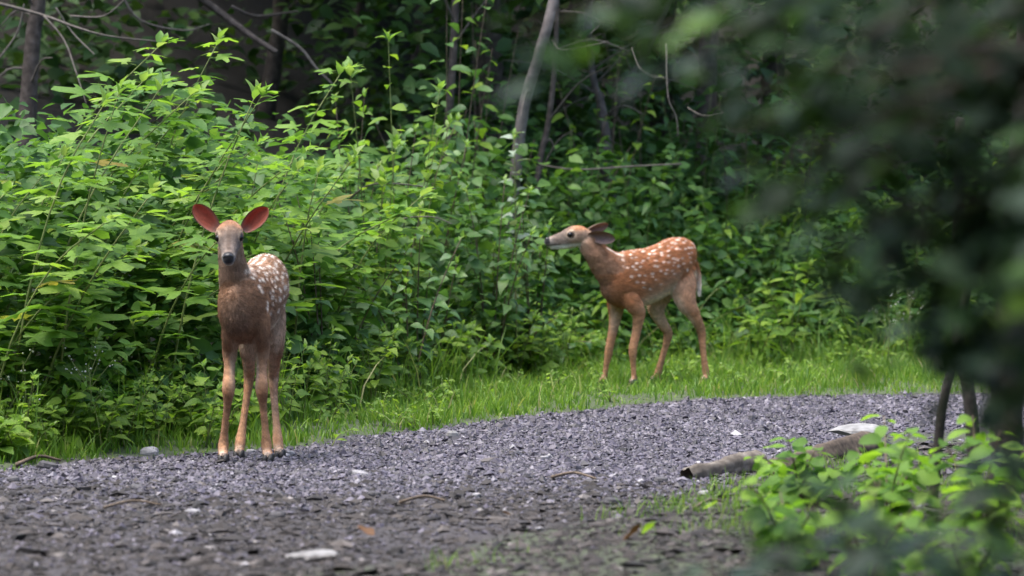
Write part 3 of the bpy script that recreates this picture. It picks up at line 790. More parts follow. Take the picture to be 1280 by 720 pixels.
def lobed_leaf(name, mat, seed):
    r = random.Random(seed); n = 25
    angs = [math.radians(-152 + 304 * i / (n - 1)) for i in range(n)]
    lobes = [(0, 1.0, .46), (math.radians(56), .78, .42), (math.radians(-56), .78, .42), (math.radians(112), .46, .40), (math.radians(-112), .46, .40)]
    lobes = [(a + r.uniform(-.08, .08), l * r.uniform(.9, 1.1), w) for a, l, w in lobes]
    V = [(-.012, 0, 0), (.012, 0, 0), (0, .35, .02)]
    droop, fold = r.uniform(.12, .38), r.uniform(.05, .22)
    ring1, ring2 = [], []
    for i, a in enumerate(angs):
        rad = .26
        for (la, ll, lw) in lobes:
            rad = max(rad, ll * math.exp(-((a - la) / lw)**2 * 1.25))
        rad *= (1 + (.07 if i % 2 else -.05)) * .66
        for fr, lst in ((.5, ring1), (1.0, ring2)):
            x, y = math.sin(a) * rad * fr, math.cos(a) * rad * fr
            z = .02 - droop * (x * x + y * y) * 1.1 + fold * abs(x) * .5 + .025 * math.sin(3 * a + seed) * fr
            lst.append(len(V)); V.append((x, .35 + y, z))
    F = [(0, 1, 2)]
    for i in range(n - 1):
        F.append((2, ring1[i + 1], ring1[i])); F.append((ring1[i], ring1[i + 1], ring2[i + 1], ring2[i]))
    return py_mesh(name, V, F, mat, True)

LEAF = {}
LEAF['bramble'] = [lobed_leaf('bramble_leaf', M['bramble'], i) for i in range(7)]
LEAF['young'] = [leaf_blade('young_leaf', M['young'], ser(ovate(.25), .10, 16), 9, .45, .15 + .1 * i, .2, .1, .08, i) for i in range(4)]
LEAF['ovate'] = [leaf_blade('ovate_leaf', M['ovate'], ser(ovate(.30), .06, 18), 10, .22, .12 + .10 * i, .15 * (i - 2), .12, .18, i) for i in range(6)]
LEAF['ovatelight'] = [leaf_blade('ovate_leaf', M['weed'], ser(ovate(.30), .06, 18), 10, .22, .12 + .10 * i, .15 * (i - 2), .12, .18, i) for i in range(5)]
LEAF['lance'] = [leaf_blade('lance_leaf', M['lance'], lance(.17), 8, .3, .15 + .12 * i, .2 * (i - 2), .1, .10, i) for i in range(6)]
LEAF['lancelight'] = [leaf_blade('lance_leaf', M['weed'], lance(.16), 8, .3, .15 + .12 * i, .2 * (i - 2), .1, .06, i) for i in range(5)]
LEAF['weed'] = [leaf_blade('weed_leaf', M['weed'], ser(ovate(.33), .08, 14), 8, .2, .1 + .1 * i, .1 * (i - 2), .12, .2, i) for i in range(5)]
LEAF['silver'] = [leaf_blade('silver_leaf', M['silver'], ovate(.30), 8, .3, .2 + .15 * i, .2, .1, .15, i) for i in range(3)]
LEAF['sapling'] = [leaf_blade('sapling_leaf', M['sapling'], roundl(.33), 8, .15, .1 + .1 * i, .15 * (i - 2), .1, .15, i) for i in range(5)]
LEAF['dark'] = [leaf_blade('dark_leaf', M['hemlock'], roundl(.30), 8, .15, .1 + .12 * i, .2 * (i - 2), .1, .15, i) for i in range(5)]
LEAF['yellow'] = [leaf_blade('yellow_leaf', M['yellow'], roundl(.32), 8, .15, .15, .1, .1, .15, 2)]

def bez(p0, p1, p2, n=12):
    t = np.linspace(0, 1, n)[:, None]
    return (1 - t)**2 * np.array(p0) + 2 * t * (1 - t) * np.array(p1) + t * t * np.array(p2)

def put_leaf(root, kind, pos, dirv, up, size, rr, name='leaf'):
    """pos relative to root"""
    y = Vector(dirv).normalized(); z = Vector(up); z = (z - y * z.dot(y)).normalized(); x = y.cross(z)
    mt = Matrix((x, y, z)).transposed().to_4x4() @ Matrix.Diagonal((size, size, size, 1))
    mt.translation = pos
    o = bpy.data.objects.new(name, rr.choice(LEAF[kind]))
    link(o, root); o.matrix_local = mt
    return o

LIGHT = Vector((-.10, -.28, 1))       # leaves turn towards the open strip above the track
def stem_with_leaves(root, O, p0, p2, arch, leaves, rr, thick_=.005, stem_mat='stem', tuft=None, sag=0.0):
    """leaves: dict kind,n,size,start,horiz,droop ; points in world, O = root location"""
    p0, p2 = Vector(p0), Vector(p2)
    p1 = p0.lerp(p2, .5) + Vector((0, 0, arch)) - Vector(((p2 - p0).x * .25, (p2 - p0).y * .25, 0))
    C = bez(p0 - O, p1 - O, p2 - O, 10)
    rad = np.linspace(thick_, thick_ * .4, 10)
    V_, F_ = tube([(*C[i], rad[i]) for i in range(0, 10, 3)], 5, 3)
    link(bpy.data.objects.new('stem', py_mesh('stem', V_, F_, M[stem_mat], True)), root)
    n, start = leaves['n'], leaves.get('start', .2)
    az = rr.uniform(0, 6.28)
    for i in range(n):
        s = start + (1 - start) * (i + rr.uniform(-.3, .3)) / max(1, n - 1); s = min(max(s, 0), .995)
        k = s * 9; a = int(min(8, k)); f = k - a
        pos = Vector(C[a] * (1 - f) + C[a + 1] * f)
        tan = Vector(C[a + 1] - C[a]).normalized()
        az += 2.4 + rr.uniform(-.4, .4)
        out = Vector((math.cos(az), math.sin(az), 0))
        dv = out * leaves.get('out', 1) + tan * leaves.get('fwd', .35) + Vector((0, 0, -leaves.get('droop', .15) + rr.uniform(-.2, .2)))
        up = Vector(leaves.get('up', LIGHT)) + Vector((rr.uniform(-.4, .4), rr.uniform(-.4, .4), 0)) * leaves.get('jit', 1)
        size = leaves['size'] * (1 - leaves.get('taper', .45) * s * s) * rr.uniform(.72, 1.22)
        put_leaf(root, leaves['kind'], pos, dv, up, size, rr)
    if tuft:
        for i in range(tuft[1]):
            az += 2.2
            out = Vector((math.cos(az), math.sin(az), 0))
            tan = Vector(C[-1] - C[-2]).normalized()
            put_leaf(root, tuft[0], Vector(C[-1]) - tan * .01 * i, out * (.35 + .25 * i * .3) + tan * .9 + Vector((0, 0, .5 - .12 * i)), LIGHT + out * -.8, tuft[2] * rr.uniform(.6, 1.1) * (.7 + .1 * i), rr)

def plant(name, base, label, cat, group=None):
    return empty(name, (base[0], base[1], gz1(base[0], base[1])), label, cat, group)

# ------------------------------------------------------------------ bramble thicket on the sunny side
rr = random.Random(5)
def topy(px): return float(np.interp(px, [-60, 60, 130, 210, 300, 380, 470, 560, 640], [160, 135, 78, 62, 72, 98, 115, 190, 230]))
def tier(v, lim): return 'tall ' if v < lim[0] else 'mid-height ' if v < lim[1] else 'low '
ZB = [(-999, 40, 'bramble cane with broad lobed leaves at the left edge of the thicket'),
      (40, 110, 'bramble cane with broad lobed leaves a little in from the left edge'),
      (110, 180, 'bramble cane with broad lobed leaves halfway from the left edge to the front-facing fawn'),
      (180, 240, 'bramble cane with broad lobed leaves just left of the front-facing fawn\'s head'),
      (240, 300, 'bramble cane with broad lobed leaves straight behind the front-facing fawn'),
      (300, 360, 'bramble cane with broad lobed leaves behind the front-facing fawn\'s rump'),
      (360, 430, 'bramble cane with broad lobed leaves a little right of the front-facing fawn'),
      (430, 9999, 'bramble cane with broad lobed leaves where brambles meet the darker shrubs')]
def bramble(pxb, db, pxt, pyt, dt, n, size, label, group, arch=.25):
    b = (X(pxb, db), db); root = plant('bramble_cane', b, label, 'bramble', group)
    O = root.location.copy()
    stem_with_leaves(root, O, O, P(pxt, pyt, dt), arch, dict(kind='bramble', n=n, size=size * 1.52, start=.25, fwd=.25, droop=.10, taper=.5, jit=.75, up=(-.05, -.16, 1)), rr, .0055, 'stem', ('young', 5, .075))
hero = [(-40, 17.0, 205, 52, 17.2, 30, .165, 'tallest bramble cane, its pale tip arching up to the right against the dark woods'),
        (150, 17.4, 275, 48, 17.6, 26, .15, 'bramble cane with a pale upright tip, highest behind the front-facing fawn'),
        (-30, 16.2, 185, 95, 16.6, 30, .165, 'bramble cane leaning right below the tallest pale-tipped one'),
        (300, 18.2, 430, 85, 18.4, 26, .14, 'slender bramble cane with a pale tip right of the front-facing fawn, above its rump'),
        (165, 16.9, 300, 178, 17.0, 28, .16, 'bramble cane ending in a pale tuft just above the front-facing fawn\'s ears'),
        (330, 18.0, 505, 265, 18.2, 22, .13, 'low arching bramble cane with a pale tuft midway between the two fawns'),
        (20, 15.7, 60, 290, 15.9, 22, .15, 'short bramble cane hanging over the weeds at the left edge')]
for h_ in hero: bramble(*h_[:7], h_[7], 'bramble canes', .22)
for i in range(50):
    pxb = rr.uniform(-190, 400); db = float(thick(X(pxb, 17))) + rr.uniform(.4, 2.5)
    pxt = pxb + rr.uniform(30, 230); f = rr.random()**1.1
    base_py = 480 - (db - 16) * 30
    pyt = topy(pxt) + 25 + (base_py - topy(pxt) - 60) * f * .8
    lab = tier(pyt - topy(pxt), (60, 150)) + next(l for a, b_, l in ZB if a <= pxt < b_)
    bramble(pxb, db, pxt, pyt, db + rr.uniform(-.35, .25), rr.randint(17, 26), rr.uniform(.12, .17), lab, 'bramble canes', rr.uniform(.05, .3))

# ------------------------------------------------------------------ shrubs in the middle
ZS = [(-999, 450, 'shrub with glossy oval leaves growing through the bramble edge'),
      (450, 510, 'shrub with glossy oval leaves next to the tall pointed-leaved shrub'),
      (510, 570, 'shrub with glossy oval leaves below the thin straight brown trunk'),
      (570, 625, 'shrub with glossy oval leaves below the thick dark trunk'),
      (625, 690, 'shrub with glossy oval leaves just left of the side-on fawn\'s nose'),
      (690, 9999, 'shrub with glossy oval leaves behind the head of the side-on fawn')]
def shrub(pxb, db, h, spread, nst, nl, size, kind, label, group, name='leafy_shrub', tuft=('young', 3, .05), stem='browns', droop=.3, cat='shrub'):
    b = (X(pxb, db), db); root = plant(name, b, label, cat, group); O = root.location.copy()
    for k in range(nst):
        a = rr.uniform(0, 6.28); sp = spread * rr.uniform(.3, 1)
        tip = O + Vector((math.cos(a) * sp, math.sin(a) * sp * .7 - .08, h * rr.uniform(.62, 1.05)))
        stem_with_leaves(root, O, O + Vector((math.cos(a) * .02, math.sin(a) * .02, 0)), tip, rr.uniform(0, .15), dict(kind=kind, n=nl, size=size, start=.22, fwd=.3, droop=droop, taper=.4), rr, .0045, stem, tuft)
def hpx(py, d, gzv): return P(640, py, d).z - gzv
for i in range(34):
    pxb = rr.uniform(400, 735); db = float(thick(X(pxb, 20))) + rr.uniform(.1, 2.4)
    top = np.interp(pxb, [400, 480, 560, 620, 680, 735], [70, 60, 150, 170, 225, 240]) + (1 - (db - thick(X(pxb, 20))) / 2.4) * 175 + rr.uniform(-15, 70)
    h = hpx(top, db, gz1(X(pxb, db), db))
    if h < .2: continue
    lab = tier(top, (185, 290)) + next(l for a, b_, l in ZS if a <= pxb < b_)
    shrub(pxb, db, h, rr.uniform(.15, .4), 3, int(10 + 6 * h), rr.uniform(.075, .105), rr.choice(['ovate', 'ovate', 'ovatelight']), lab, 'glossy oval-leaved shrubs')
# hero: upright leafy stem above, silver weed, shrub at the nose
shrub(500, 19.4, hpx(25, 19.4, gz1(X(500, 19.4), 19.4)), .28, 4, 17, .10, 'ovatelight', 'tall light green shrub with pointed leaves reaching the top edge, mid picture', 'tall shrubs', tuft=('young', 4, .07), stem='stem')
shrub(470, 19.0, hpx(95, 19.0, gz1(X(470, 19.0), 19.0)), .22, 3, 15, .10, 'ovatelight', 'light green shrub with a pale upright shoot, just below the tall pointed-leaved shrub', 'tall shrubs', tuft=('young', 6, .085), stem='stem')
shrub(615, 20.2, hpx(235, 20.2, .0), .26, 5, 20, .085, 'ovate', 'dense blue-green shrub just beneath the side-on fawn\'s muzzle', None, tuft=('young', 3, .05))
shrub(668, 20.6, hpx(250, 20.6, .0), .2, 5, 18, .085, 'ovate', 'dense shrub touching the side-on fawn\'s nose', None, tuft=('young', 3, .05))
root = plant('silver_weed', (X(646, 20.4), 20.4), 'tall upright weed with silvery whorled leaves left of the leaning trunk', 'weed'); O = root.location.copy()
stem_with_leaves(root, O, O, P(643, 168, 20.4), 0, dict(kind='silver', n=20, size=.085, start=.55, fwd=.3, droop=-.1, taper=.3), rr, .005, 'stem', ('young', 4, .05))
# right-hand shrubs with narrow leaves behind the side-on fawn
ZR = [(-999, 790, 'narrow-leaved shrub above the shoulders of the side-on fawn'),
      (790, 860, 'narrow-leaved shrub above the rump of the side-on fawn'),
      (860, 930, 'narrow-leaved shrub just behind the tail of the side-on fawn'),
      (930, 1000, 'narrow-leaved shrub near the bright sapling at the grass edge'),
      (1000, 1080, 'narrow-leaved shrub at the edge of the dark blurred boughs'),
      (1080, 9999, 'narrow-leaved shrub half hidden by the dark blurred boughs')]
for i in range(38):
    pxb = rr.uniform(715, 1230); db = float(thick(X(pxb, 22))) + rr.uniform(.05, 2.2)
    top = np.interp(pxb, [715, 800, 900, 1000, 1230], [190, 130, 150, 200, 200]) + (1 - (db - thick(X(pxb, 22))) / 2.2) * 170 + rr.uniform(-60, 60)
    h = hpx(top, db, gz1(X(pxb, db), db))
    if h < .2: continue
    lab = tier(top, (255, 330)) + next(l for a, b_, l in ZR if a <= pxb < b_)
    shrub(pxb, db, h, rr.uniform(.2, .5), 3, int(9 + 7 * h), rr.uniform(.10, .15), rr.choice(['lance', 'lance', 'ovate', 'lancelight']), lab, 'narrow-leaved shrubs', tuft=('young', 2, .05), stem='stem', droop=.25)
for pxb, db, py, lab in ((985, 21.9, 330, 'bright narrow-leaved sapling standing clear at the grass edge'), (945, 21.7, 372, 'low bright narrow-leaved seedling right of the fawn\'s hind legs')):
    shrub(pxb, db, hpx(py, db, .02), .14, 3, 9, .14, 'lancelight', lab, None, name='narrow_leaved_sapling', tuft=('young', 3, .06), stem='stem', droop=.0)

for i in range(20):
    pxb = rr.choice([rr.uniform(520, 625), rr.uniform(705, 1060), rr.uniform(705, 1060)]); db = float(thick(X(pxb, 24))) + rr.uniform(1.6, 3.2); top = rr.uniform(-25, 150)
    wh = 'beside the thin straight brown trunk' if pxb < 575 else 'just left of the leaning trunk' if pxb < 640 else 'right of the leaning trunk' if pxb < 740 else 'above the side-on fawn\'s back' if pxb < 870 else 'left of the dim deep trunk' if pxb < 930 else 'behind the upper blurred boughs' if pxb < 1000 else 'behind the mid-right blurred bough'
    shrub(pxb, db, hpx(top, db, gz1(X(pxb, db), db)), rr.uniform(.25, .55), 3, 17, rr.uniform(.085, .13), rr.choice(['ovate', 'lance', 'ovatelight']), ('tall ' if top < 60 else 'mid-height ') + 'understorey bush in the dim woods ' + wh, 'understorey bushes', name='understorey_bush', tuft=None, stem='browns', cat='bush')
# ------------------------------------------------------------------ low weeds along the front of the thicket
ZW = [(-999, 15, 'low yellow-green weed cut by the left edge'), (15, 50, 'low yellow-green weed left of the flat dark stone'), (50, 85, 'low yellow-green weed right above the flat dark stone'),
      (85, 125, 'low yellow-green weed among the wispy white flowers'), (125, 165, 'low yellow-green weed left of the grey edge stone'), (165, 205, 'low yellow-green weed right above the grey edge stone'), (205, 235, 'low yellow-green weed right of the grey edge stone'),
      (235, 262, 'low yellow-green weed beside the front-facing fawn\'s outer foreleg'),
      (262, 330, 'low yellow-green weed right behind the front-facing fawn\'s legs'), (330, 400, 'low yellow-green weed just right of the front-facing fawn\'s legs'), (400, 480, 'low yellow-green weed below the arched bare twig'), (480, 540, 'low yellow-green weed below the short pale bowing twig'), (540, 600, 'low yellow-green weed behind the white angular stone'), (600, 665, 'low yellow-green weed below the silvery weed'), (665, 712, 'low yellow-green weed straight below the side-on fawn\'s nose'), (712, 760, 'low yellow-green weed just in front of the side-on fawn\'s forelegs'), (760, 9999, 'low green weed in the grass near the side-on fawn\'s feet')]
def weed(px, d, h, n, size, kind, lab):
    root = plant('low_weed', (X(px, d), d), lab, 'weed', 'low weeds'); O = root.location.copy()
    for k in range(rr.choice([1, 2, 2])):
        tip = O + Vector((rr.uniform(-.1, .1), rr.uniform(-.1, .06), h * rr.uniform(.7, 1.05)))
        stem_with_leaves(root, O, O, tip, rr.uniform(0, .03), dict(kind=kind, n=n, size=size, start=.25, fwd=.3, droop=.15, taper=.35), rr, .0026, 'stem', ('young', 3, size * .6))
for i in range(85):
    px = rr.uniform(-30, 260); d = float(thick(X(px, 15.4))) + rr.uniform(-.42, .5)
    weed(px, d, rr.uniform(.12, .30) + max(0, d - thick(X(px, d))) * .25, rr.randint(6, 10), rr.uniform(.045, .085), rr.choice(['weed', 'weed', 'ovatelight']), next(l for a, b_, l in ZW if a <= px < b_) + (', front row' if d < thick(X(px, d)) - .12 else ', second row' if d < thick(X(px, d)) + .18 else ', rear row'))
for i in range(66):
    px = rr.uniform(235, 760); d = float(thick(X(px, 18.5))) + rr.uniform(-.4, .5)
    weed(px, d, rr.uniform(.14, .38), rr.randint(7, 11), rr.uniform(.05, .09), rr.choice(['weed', 'weed', 'ovatelight', 'lancelight']), next(l for a, b_, l in ZW if a <= px < b_))
for i in range(34):
    px = rr.uniform(760, 1170); d = float(thick(X(px, 22))) + rr.uniform(-.5, .45)
    weed(px, d, rr.uniform(.08, .24), rr.randint(6, 9), rr.uniform(.045, .07), rr.choice(['weed', 'lancelight', 'lance']), next(l for a, b_, l in ZW if a <= px < b_))
for i in range(60):      # clover-like seedlings in the grass strip
    px = rr.uniform(380, 1100); e0 = float(edge(X(px, 18))); d = e0 + rr.uniform(.05, max(.2, float(thick(X(px, 18))) - e0))
    weed(px, d, rr.uniform(.06, .11), rr.randint(4, 6), rr.uniform(.03, .045), 'weed', 'small seedling in the grass strip ' + next(l for a, b_, l in ((0, 470, 'right of the front-facing fawn'), (470, 580, 'behind the white angular stone'), (580, 690, 'between the white angular stone and the side-on fawn'), (690, 800, 'near the side-on fawn\'s forefeet'), (800, 900, 'near the side-on fawn\'s hind feet'), (900, 1000, 'below the bright narrow-leaved sapling'), (1000, 2000, 'at its far end by the dark boughs')) if a <= px < b_))

# wispy white-flowered weeds
for i, (px, d, h) in enumerate([(28, 15.2, .40), (110, 15.25, .38), (408, 18.9, .55), (440, 19.2, .6), (460, 19.0, .5), (1135, 22.2, .5), (1110, 21.8, .4)]):
    root = plant('flowering_weed', (X(px, d), d), 'wispy weed with tiny white flowers ' + ('among the low weeds at the left corner' if px < 300 else 'right of the front-facing fawn' if px < 800 else 'beside the dark boughs at the right'), 'weed', 'wispy flowering weeds'); O = root.location.copy()
    acc, fl_ = Acc(), Acc()
    for k in range(9):
        a = rr.uniform(0, 6.28); q0 = Vector((0, 0, h * rr.uniform(.3, .75))); q1 = q0 + Vector((math.cos(a) * .09, math.sin(a) * .06, h * rr.uniform(.15, .35)))
        acc.add(*tube([(*q0, .0016), (*q0.lerp(q1, .5), .0013), (*q1, .0008)], 4, 2))
        for f in range(3):
            c0 = np.array(q0.lerp(q1, rr.uniform(.5, 1.05))) + RNG.normal(0, .008, 3); s_ = rr.uniform(.0025, .0048)
            V_ = c0 + s_ * np.array([(1,0,0),(-1,0,0),(0,1,0),(0,-1,0),(0,0,1),(0,0,-1)])
            fl_.add(V_, [(0,2,4),(2,1,4),(1,3,4),(3,0,4),(2,0,5),(1,2,5),(3,1,5),(0,3,5)])
    acc.add(*tube([(0, 0, 0, .003), (0.01, 0, h * .5, .0025), (0, 0, h * .8, .0015)], 5, 2))
    link(bpy.data.objects.new('stem', acc.mesh('stem', M['stem'])), root)
    fo = link(bpy.data.objects.new('flowers', fl_.mesh('flowers', M['flower'])), root); fo['kind'] = 'stuff'

# ------------------------------------------------------------------ uncountable leaf masses
def leaf_mass(name, C, size, mat, seed, up=(0, -.25, 1), jit=.9, aspect=.33, droop=.35):
    r = np.random.default_rng(seed); n = len(C)
    T = np.array([(0, 0, 0), (-1, .28, .05), (0, .30, -.02), (1, .28, .05), (-.8, .62, .02), (0, .64, -.06), (.8, .62, .02), (0, 1, -.16)], float)
    T[:, 0] *= aspect
    f = np.array([(0, 2, 1), (0, 3, 2), (1, 2, 5), (1, 5, 4), (2, 3, 6), (2, 6, 5), (4, 5, 7), (5, 6, 7)])
    a = r.uniform(0, 6.283, n)
    y = nrm(np.stack([np.cos(a), np.sin(a), r.uniform(-droop * 2, droop, n)], 1))
    z = np.array(up)[None] + r.normal(0, jit * .5, (n, 3)); z = nrm(z - (z * y).sum(1, keepdims=True) * y)
    x = np.cross(y, z)
    V = (T[None, :, 0, None] * x[:, None] + T[None, :, 1, None] * y[:, None] + T[None, :, 2, None] * z[:, None]) * np.asarray(size)[:, None, None] + C[:, None]
    F = (f[None] + (np.arange(n) * 8)[:, None, None]).reshape(-1, 3)
    return np_mesh(name, V.reshape(-1, 3), F, mat, True)
def mass_obj(name, C, size, mat, seed, label, cat, **k):
    o = link(bpy.data.objects.new(name, leaf_mass(name, C, size, mat, seed, **k)))
    return tag(o, label, cat, kind='stuff')
# undergrowth filling the thicket under and behind the plants
N = 48000
yy = RNG.uniform(14.8, 27, N * 3); xx = RNG.uniform(-.15, .15, N * 3) * yy; t = yy - thick(xx)
hmax = np.interp(xx / yy * FPX + 640, [0, 200, 430, 560, 700, 850, 1000, 1280], [.9, 1.0, 1.0, .95, .75, .8, .7, .7]) * np.where(xx < -.5, np.clip(1.35 - .18 * t, .35, 1), 1) * np.clip(t * 1.1 + .15, .1, 1) * (.55 + .9 * vnoise(xx * 2.2, yy * 2.2, 41))
zz = RNG.random(N * 3)**.8 * hmax
keep = (t > .05) & (t < 5.0) & (RNG.random(N * 3) < np.clip(1.25 - t * .2, .15, 1)) & (vnoise(xx * 5 + zz * 3, yy * 5 + zz * 4, 44) > .30)
C = np.stack([xx, yy, gz(xx, yy) + zz], 1)[keep][:N]
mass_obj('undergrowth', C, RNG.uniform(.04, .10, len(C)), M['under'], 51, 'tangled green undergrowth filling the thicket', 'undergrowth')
# woods behind: foliage on the slope and a leafy wall beyond
N = 42000
yy = RNG.uniform(22.5, 36, N * 3); xx = RNG.uniform(-.2, .2, N * 3) * yy
zz = RNG.random(N * 3)**1.2 * 2.6
cl = vnoise(xx * 1.2 + 3, yy * 1.2 + zz * 1.7, 61) * .6 + vnoise(xx * 3.4, yy * 3.1 + zz * 4, 62) * .4
keep = (yy - thick(xx) > 2.2) & (cl > np.interp(xx / yy * FPX + 640, [0, 380, 480, 1280], [.545, .545, .47, .47]))
C = np.stack([xx, yy, gz(xx, yy) + .05 + zz], 1)[keep][:N]
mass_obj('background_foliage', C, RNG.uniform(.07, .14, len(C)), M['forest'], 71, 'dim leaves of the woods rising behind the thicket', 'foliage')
# ring of woodland round the clearing, mostly unseen, added to block low sky light
N = 30000
a = RNG.uniform(0, 6.283, N); rad = RNG.uniform(24, 38, N)
xx, yy = np.sin(a) * rad, 14 + np.cos(a) * rad
zz = RNG.random(N) * 13
C = np.stack([xx, yy, np.minimum(gz(xx, yy), 4) + zz], 1)
C = C[(C[:, 1] > 34) | (np.abs(C[:, 0]) > .24 * C[:, 1]) | (C[:, 1] < 0)]
mass_obj('surrounding_woods', C, RNG.uniform(.7, 1.3, len(C)), M['forest'], 72, 'dark woodland closing off the view and the low sky light all around', 'woods')

# ------------------------------------------------------------------ trees
def tree(label, ctrl, mat, crown=None, group='woodland trees', name='woodland_tree', twigs=0, seed=0, crownmat='forest'):
    """ctrl: list of (world point, radius) from the ground upward; crown: (centre, radii, n, size)"""
    b = ctrl[0][0]; root = empty(name, (b[0], b[1], b[2]), label, 'tree', group); O = root.location.copy()
    r = random.Random(seed)
    acc = Acc(); acc.add(*tube([(*(Vector(p) - O), q) for p, q in ctrl], 10, 5))
    link(bpy.data.objects.new('trunk', acc.mesh('trunk', M[mat])), root)
    tip, tr = Vector(ctrl[-1][0]), ctrl[-1][1]
    if crown:
        c, rd, n, size = crown
        rg = np.random.default_rng(seed + 100)
        acc = Acc()
        for k in range(8):
            dv = Vector((r.uniform(-1, 1) * rd[0], r.uniform(-1, 1) * rd[1], r.uniform(-.3, .8) * rd[2])) * .8
            e_ = Vector(c) + dv; s_ = Vector(ctrl[-2][0]).lerp(tip, r.uniform(.2, 1))
            acc.add(*tube([(*(s_ - O), tr * .6), (*(s_.lerp(e_, .5) + Vector((0, 0, .15)) - O), tr * .35), (*(e_ - O), tr * .12)], 6, 3))
        link(bpy.data.objects.new('limbs', acc.mesh('limbs', M[mat])), root)
        p = nrm(rg.normal(0, 1, (n, 3))) * (rg.random((n, 1))**.4)
        p = p * np.array(rd) + np.array(c) - np.array(O)
        cl = vnoise(p[:, 0] * 1.6 + 9, p[:, 1] * 1.6 + p[:, 2] * 1.3, seed)
        p = p[cl > .34]
        co = link(bpy.data.objects.new('crown', leaf_mass('crown', p, rg.uniform(.6, 1.3, len(p)) * size, M[crownmat], seed)), root)
        co['kind'] = 'stuff'
    for k in range(twigs):
        t_ = r.uniform(.25, .9); j = min(len(ctrl) - 2, int(t_ * (len(ctrl) - 1)))
        p0 = Vector(ctrl[j][0]).lerp(Vector(ctrl[j + 1][0]), t_ * (len(ctrl) - 1) - j)
        dv = Vector((r.uniform(-.6, .6), r.uniform(-.5, .1), r.uniform(-.15, .4)))
        V_, F_ = tube([(*(p0 - O), .007), (*(p0 + dv * .5 + Vector((0, 0, .06)) - O), .005), (*(p0 + dv - O), .002)], 5, 3)
        link(bpy.data.objects.new('twig', py_mesh('twig', V_, F_, M['twig'], True)), root)
    return root
def TP(px, py, d): return P(px, py, d)
def gp(px, d): x = X(px, d); return Vector((x, d, gz1(x, d) - .05))
tree('slender grey trunk leaning to the right above the side-on fawn\'s head', [(gp(626, 22.0), .036), (TP(650, 165, 22.0), .030), (TP(672, 75, 21.9), .028), (TP(694, -10, 21.9), .026), (TP(740, -260, 22.4), .021)], 'leanbark',
     (TP(760, -420, 23.8), (1.6, 1.6, .9), 1500, .14), twigs=3, seed=1)
tree('thick dark trunk at the top edge left of the leaning trunk', [(gp(612, 25.0), .10), (TP(612, 120, 25.0), .082), (TP(610, 20, 25.0), .078), (TP(606, -100, 25.0), .075), (TP(600, -500, 25.0), .06)], 'bark',
     (TP(600, -700, 25.2), (2.6, 2.4, 1.5), 3500, .17), twigs=4, seed=2)
tree('thin straight brown trunk at the top, above the tall pointed-leaved shrub', [(gp(555, 22.6), .026), (TP(560, 170, 22.6), .023), (TP(567, 60, 22.6), .021), (TP(570, -40, 22.6), .019), (TP(575, -300, 22.6), .014)], 'bark',
     (TP(570, -420, 22.9), (1.2, 1.2, .8), 900, .13), twigs=4, seed=3)
tree('dim brown trunk at the top left corner behind the brambles', [(gp(28, 21.5), .065), (TP(36, 120, 21.5), .045), (TP(42, 40, 21.5), .040), (TP(50, -40, 21.5), .038), (TP(60, -500, 21.5), .03)], 'bark',
     (TP(60, -620, 22.6), (2.0, 1.8, 1.1), 2200, .16), twigs=6, seed=4)
tree('pale crooked stem leaning left behind the side-on fawn\'s back', [(gp(775, 23.8), .030), (TP(757, 165, 23.8), .026), (TP(742, 100, 23.8), .020), (TP(735, 30, 23.8), .022), (TP(741, -40, 23.8), .018), (TP(750, -300, 23.8), .014)], 'barkgrey',
     (TP(760, -450, 24.4), (1.5, 1.4, .8), 1300, .15), twigs=5, seed=5)
tree('dark bent stem just right of the leaning trunk', [(gp(660, 22.8), .022), (TP(672, 225, 22.8), .018), (TP(686, 150, 22.8), .016), (TP(694, 70, 22.8), .014), (TP(697, -30, 22.8), .012)], 'bark', None, twigs=5, seed=6)
tree('dark leaning stem crossing behind the pale crooked stem', [(gp(735, 24.2), .030), (TP(765, 150, 24.2), .024), (TP(800, 80, 24.2), .02), (TP(850, -30, 24.2), .018)], 'bark', None, twigs=4, seed=7)
tree('dim trunk at the top edge above the tallest brambles', [(gp(330, 25.5), .06), (TP(345, 60, 25.5), .05), (TP(352, -20, 25.5), .048), (TP(360, -500, 25.5), .04)], 'bark',
     (TP(350, -640, 25.8), (2.4, 2.0, 1.4), 2600, .17), twigs=4, seed=8)
tree('dim trunk at the top edge between the tall shrub and the brambles', [(gp(455, 26), .05), (TP(452, 60, 26), .042), (TP(448, -30, 26), .04), (TP(440, -500, 26), .03)], 'bark',
     (TP(450, -660, 26.4), (2.2, 2.0, 1.3), 2400, .17), twigs=3, seed=9)
tree('dim trunk deep in the woods above the side-on fawn\'s rump', [(gp(880, 25.5), .07), (TP(884, 100, 25.5), .06), (TP(890, -30, 25.5), .055), (TP(900, -500, 25.5), .04)], 'bark',
     (TP(900, -640, 25.8), (2.4, 2.2, 1.4), 2800, .17), twigs=4, seed=10)
for i, (px, d, wh) in enumerate([(180, 28, 'above the tallest bramble tips'), (520, 28.5, 'above the tall pointed-leaved shrub'), (700, 29, 'behind the leaning grey trunk'), (820, 28, 'behind the pale hanging vines'), (960, 27.5, 'behind the dark blurred boughs')]):
    tree('distant dark trunk in the gloom ' + wh, [(gp(px, d), .09), (TP(px + 8, 60, d), .075), (TP(px + 14, -60, d), .07), (TP(px + 20, -600, d), .05)], 'bark', (TP(px, -760, d + .5), (2.8, 2.6, 1.6), 3000, .2), seed=20 + i)

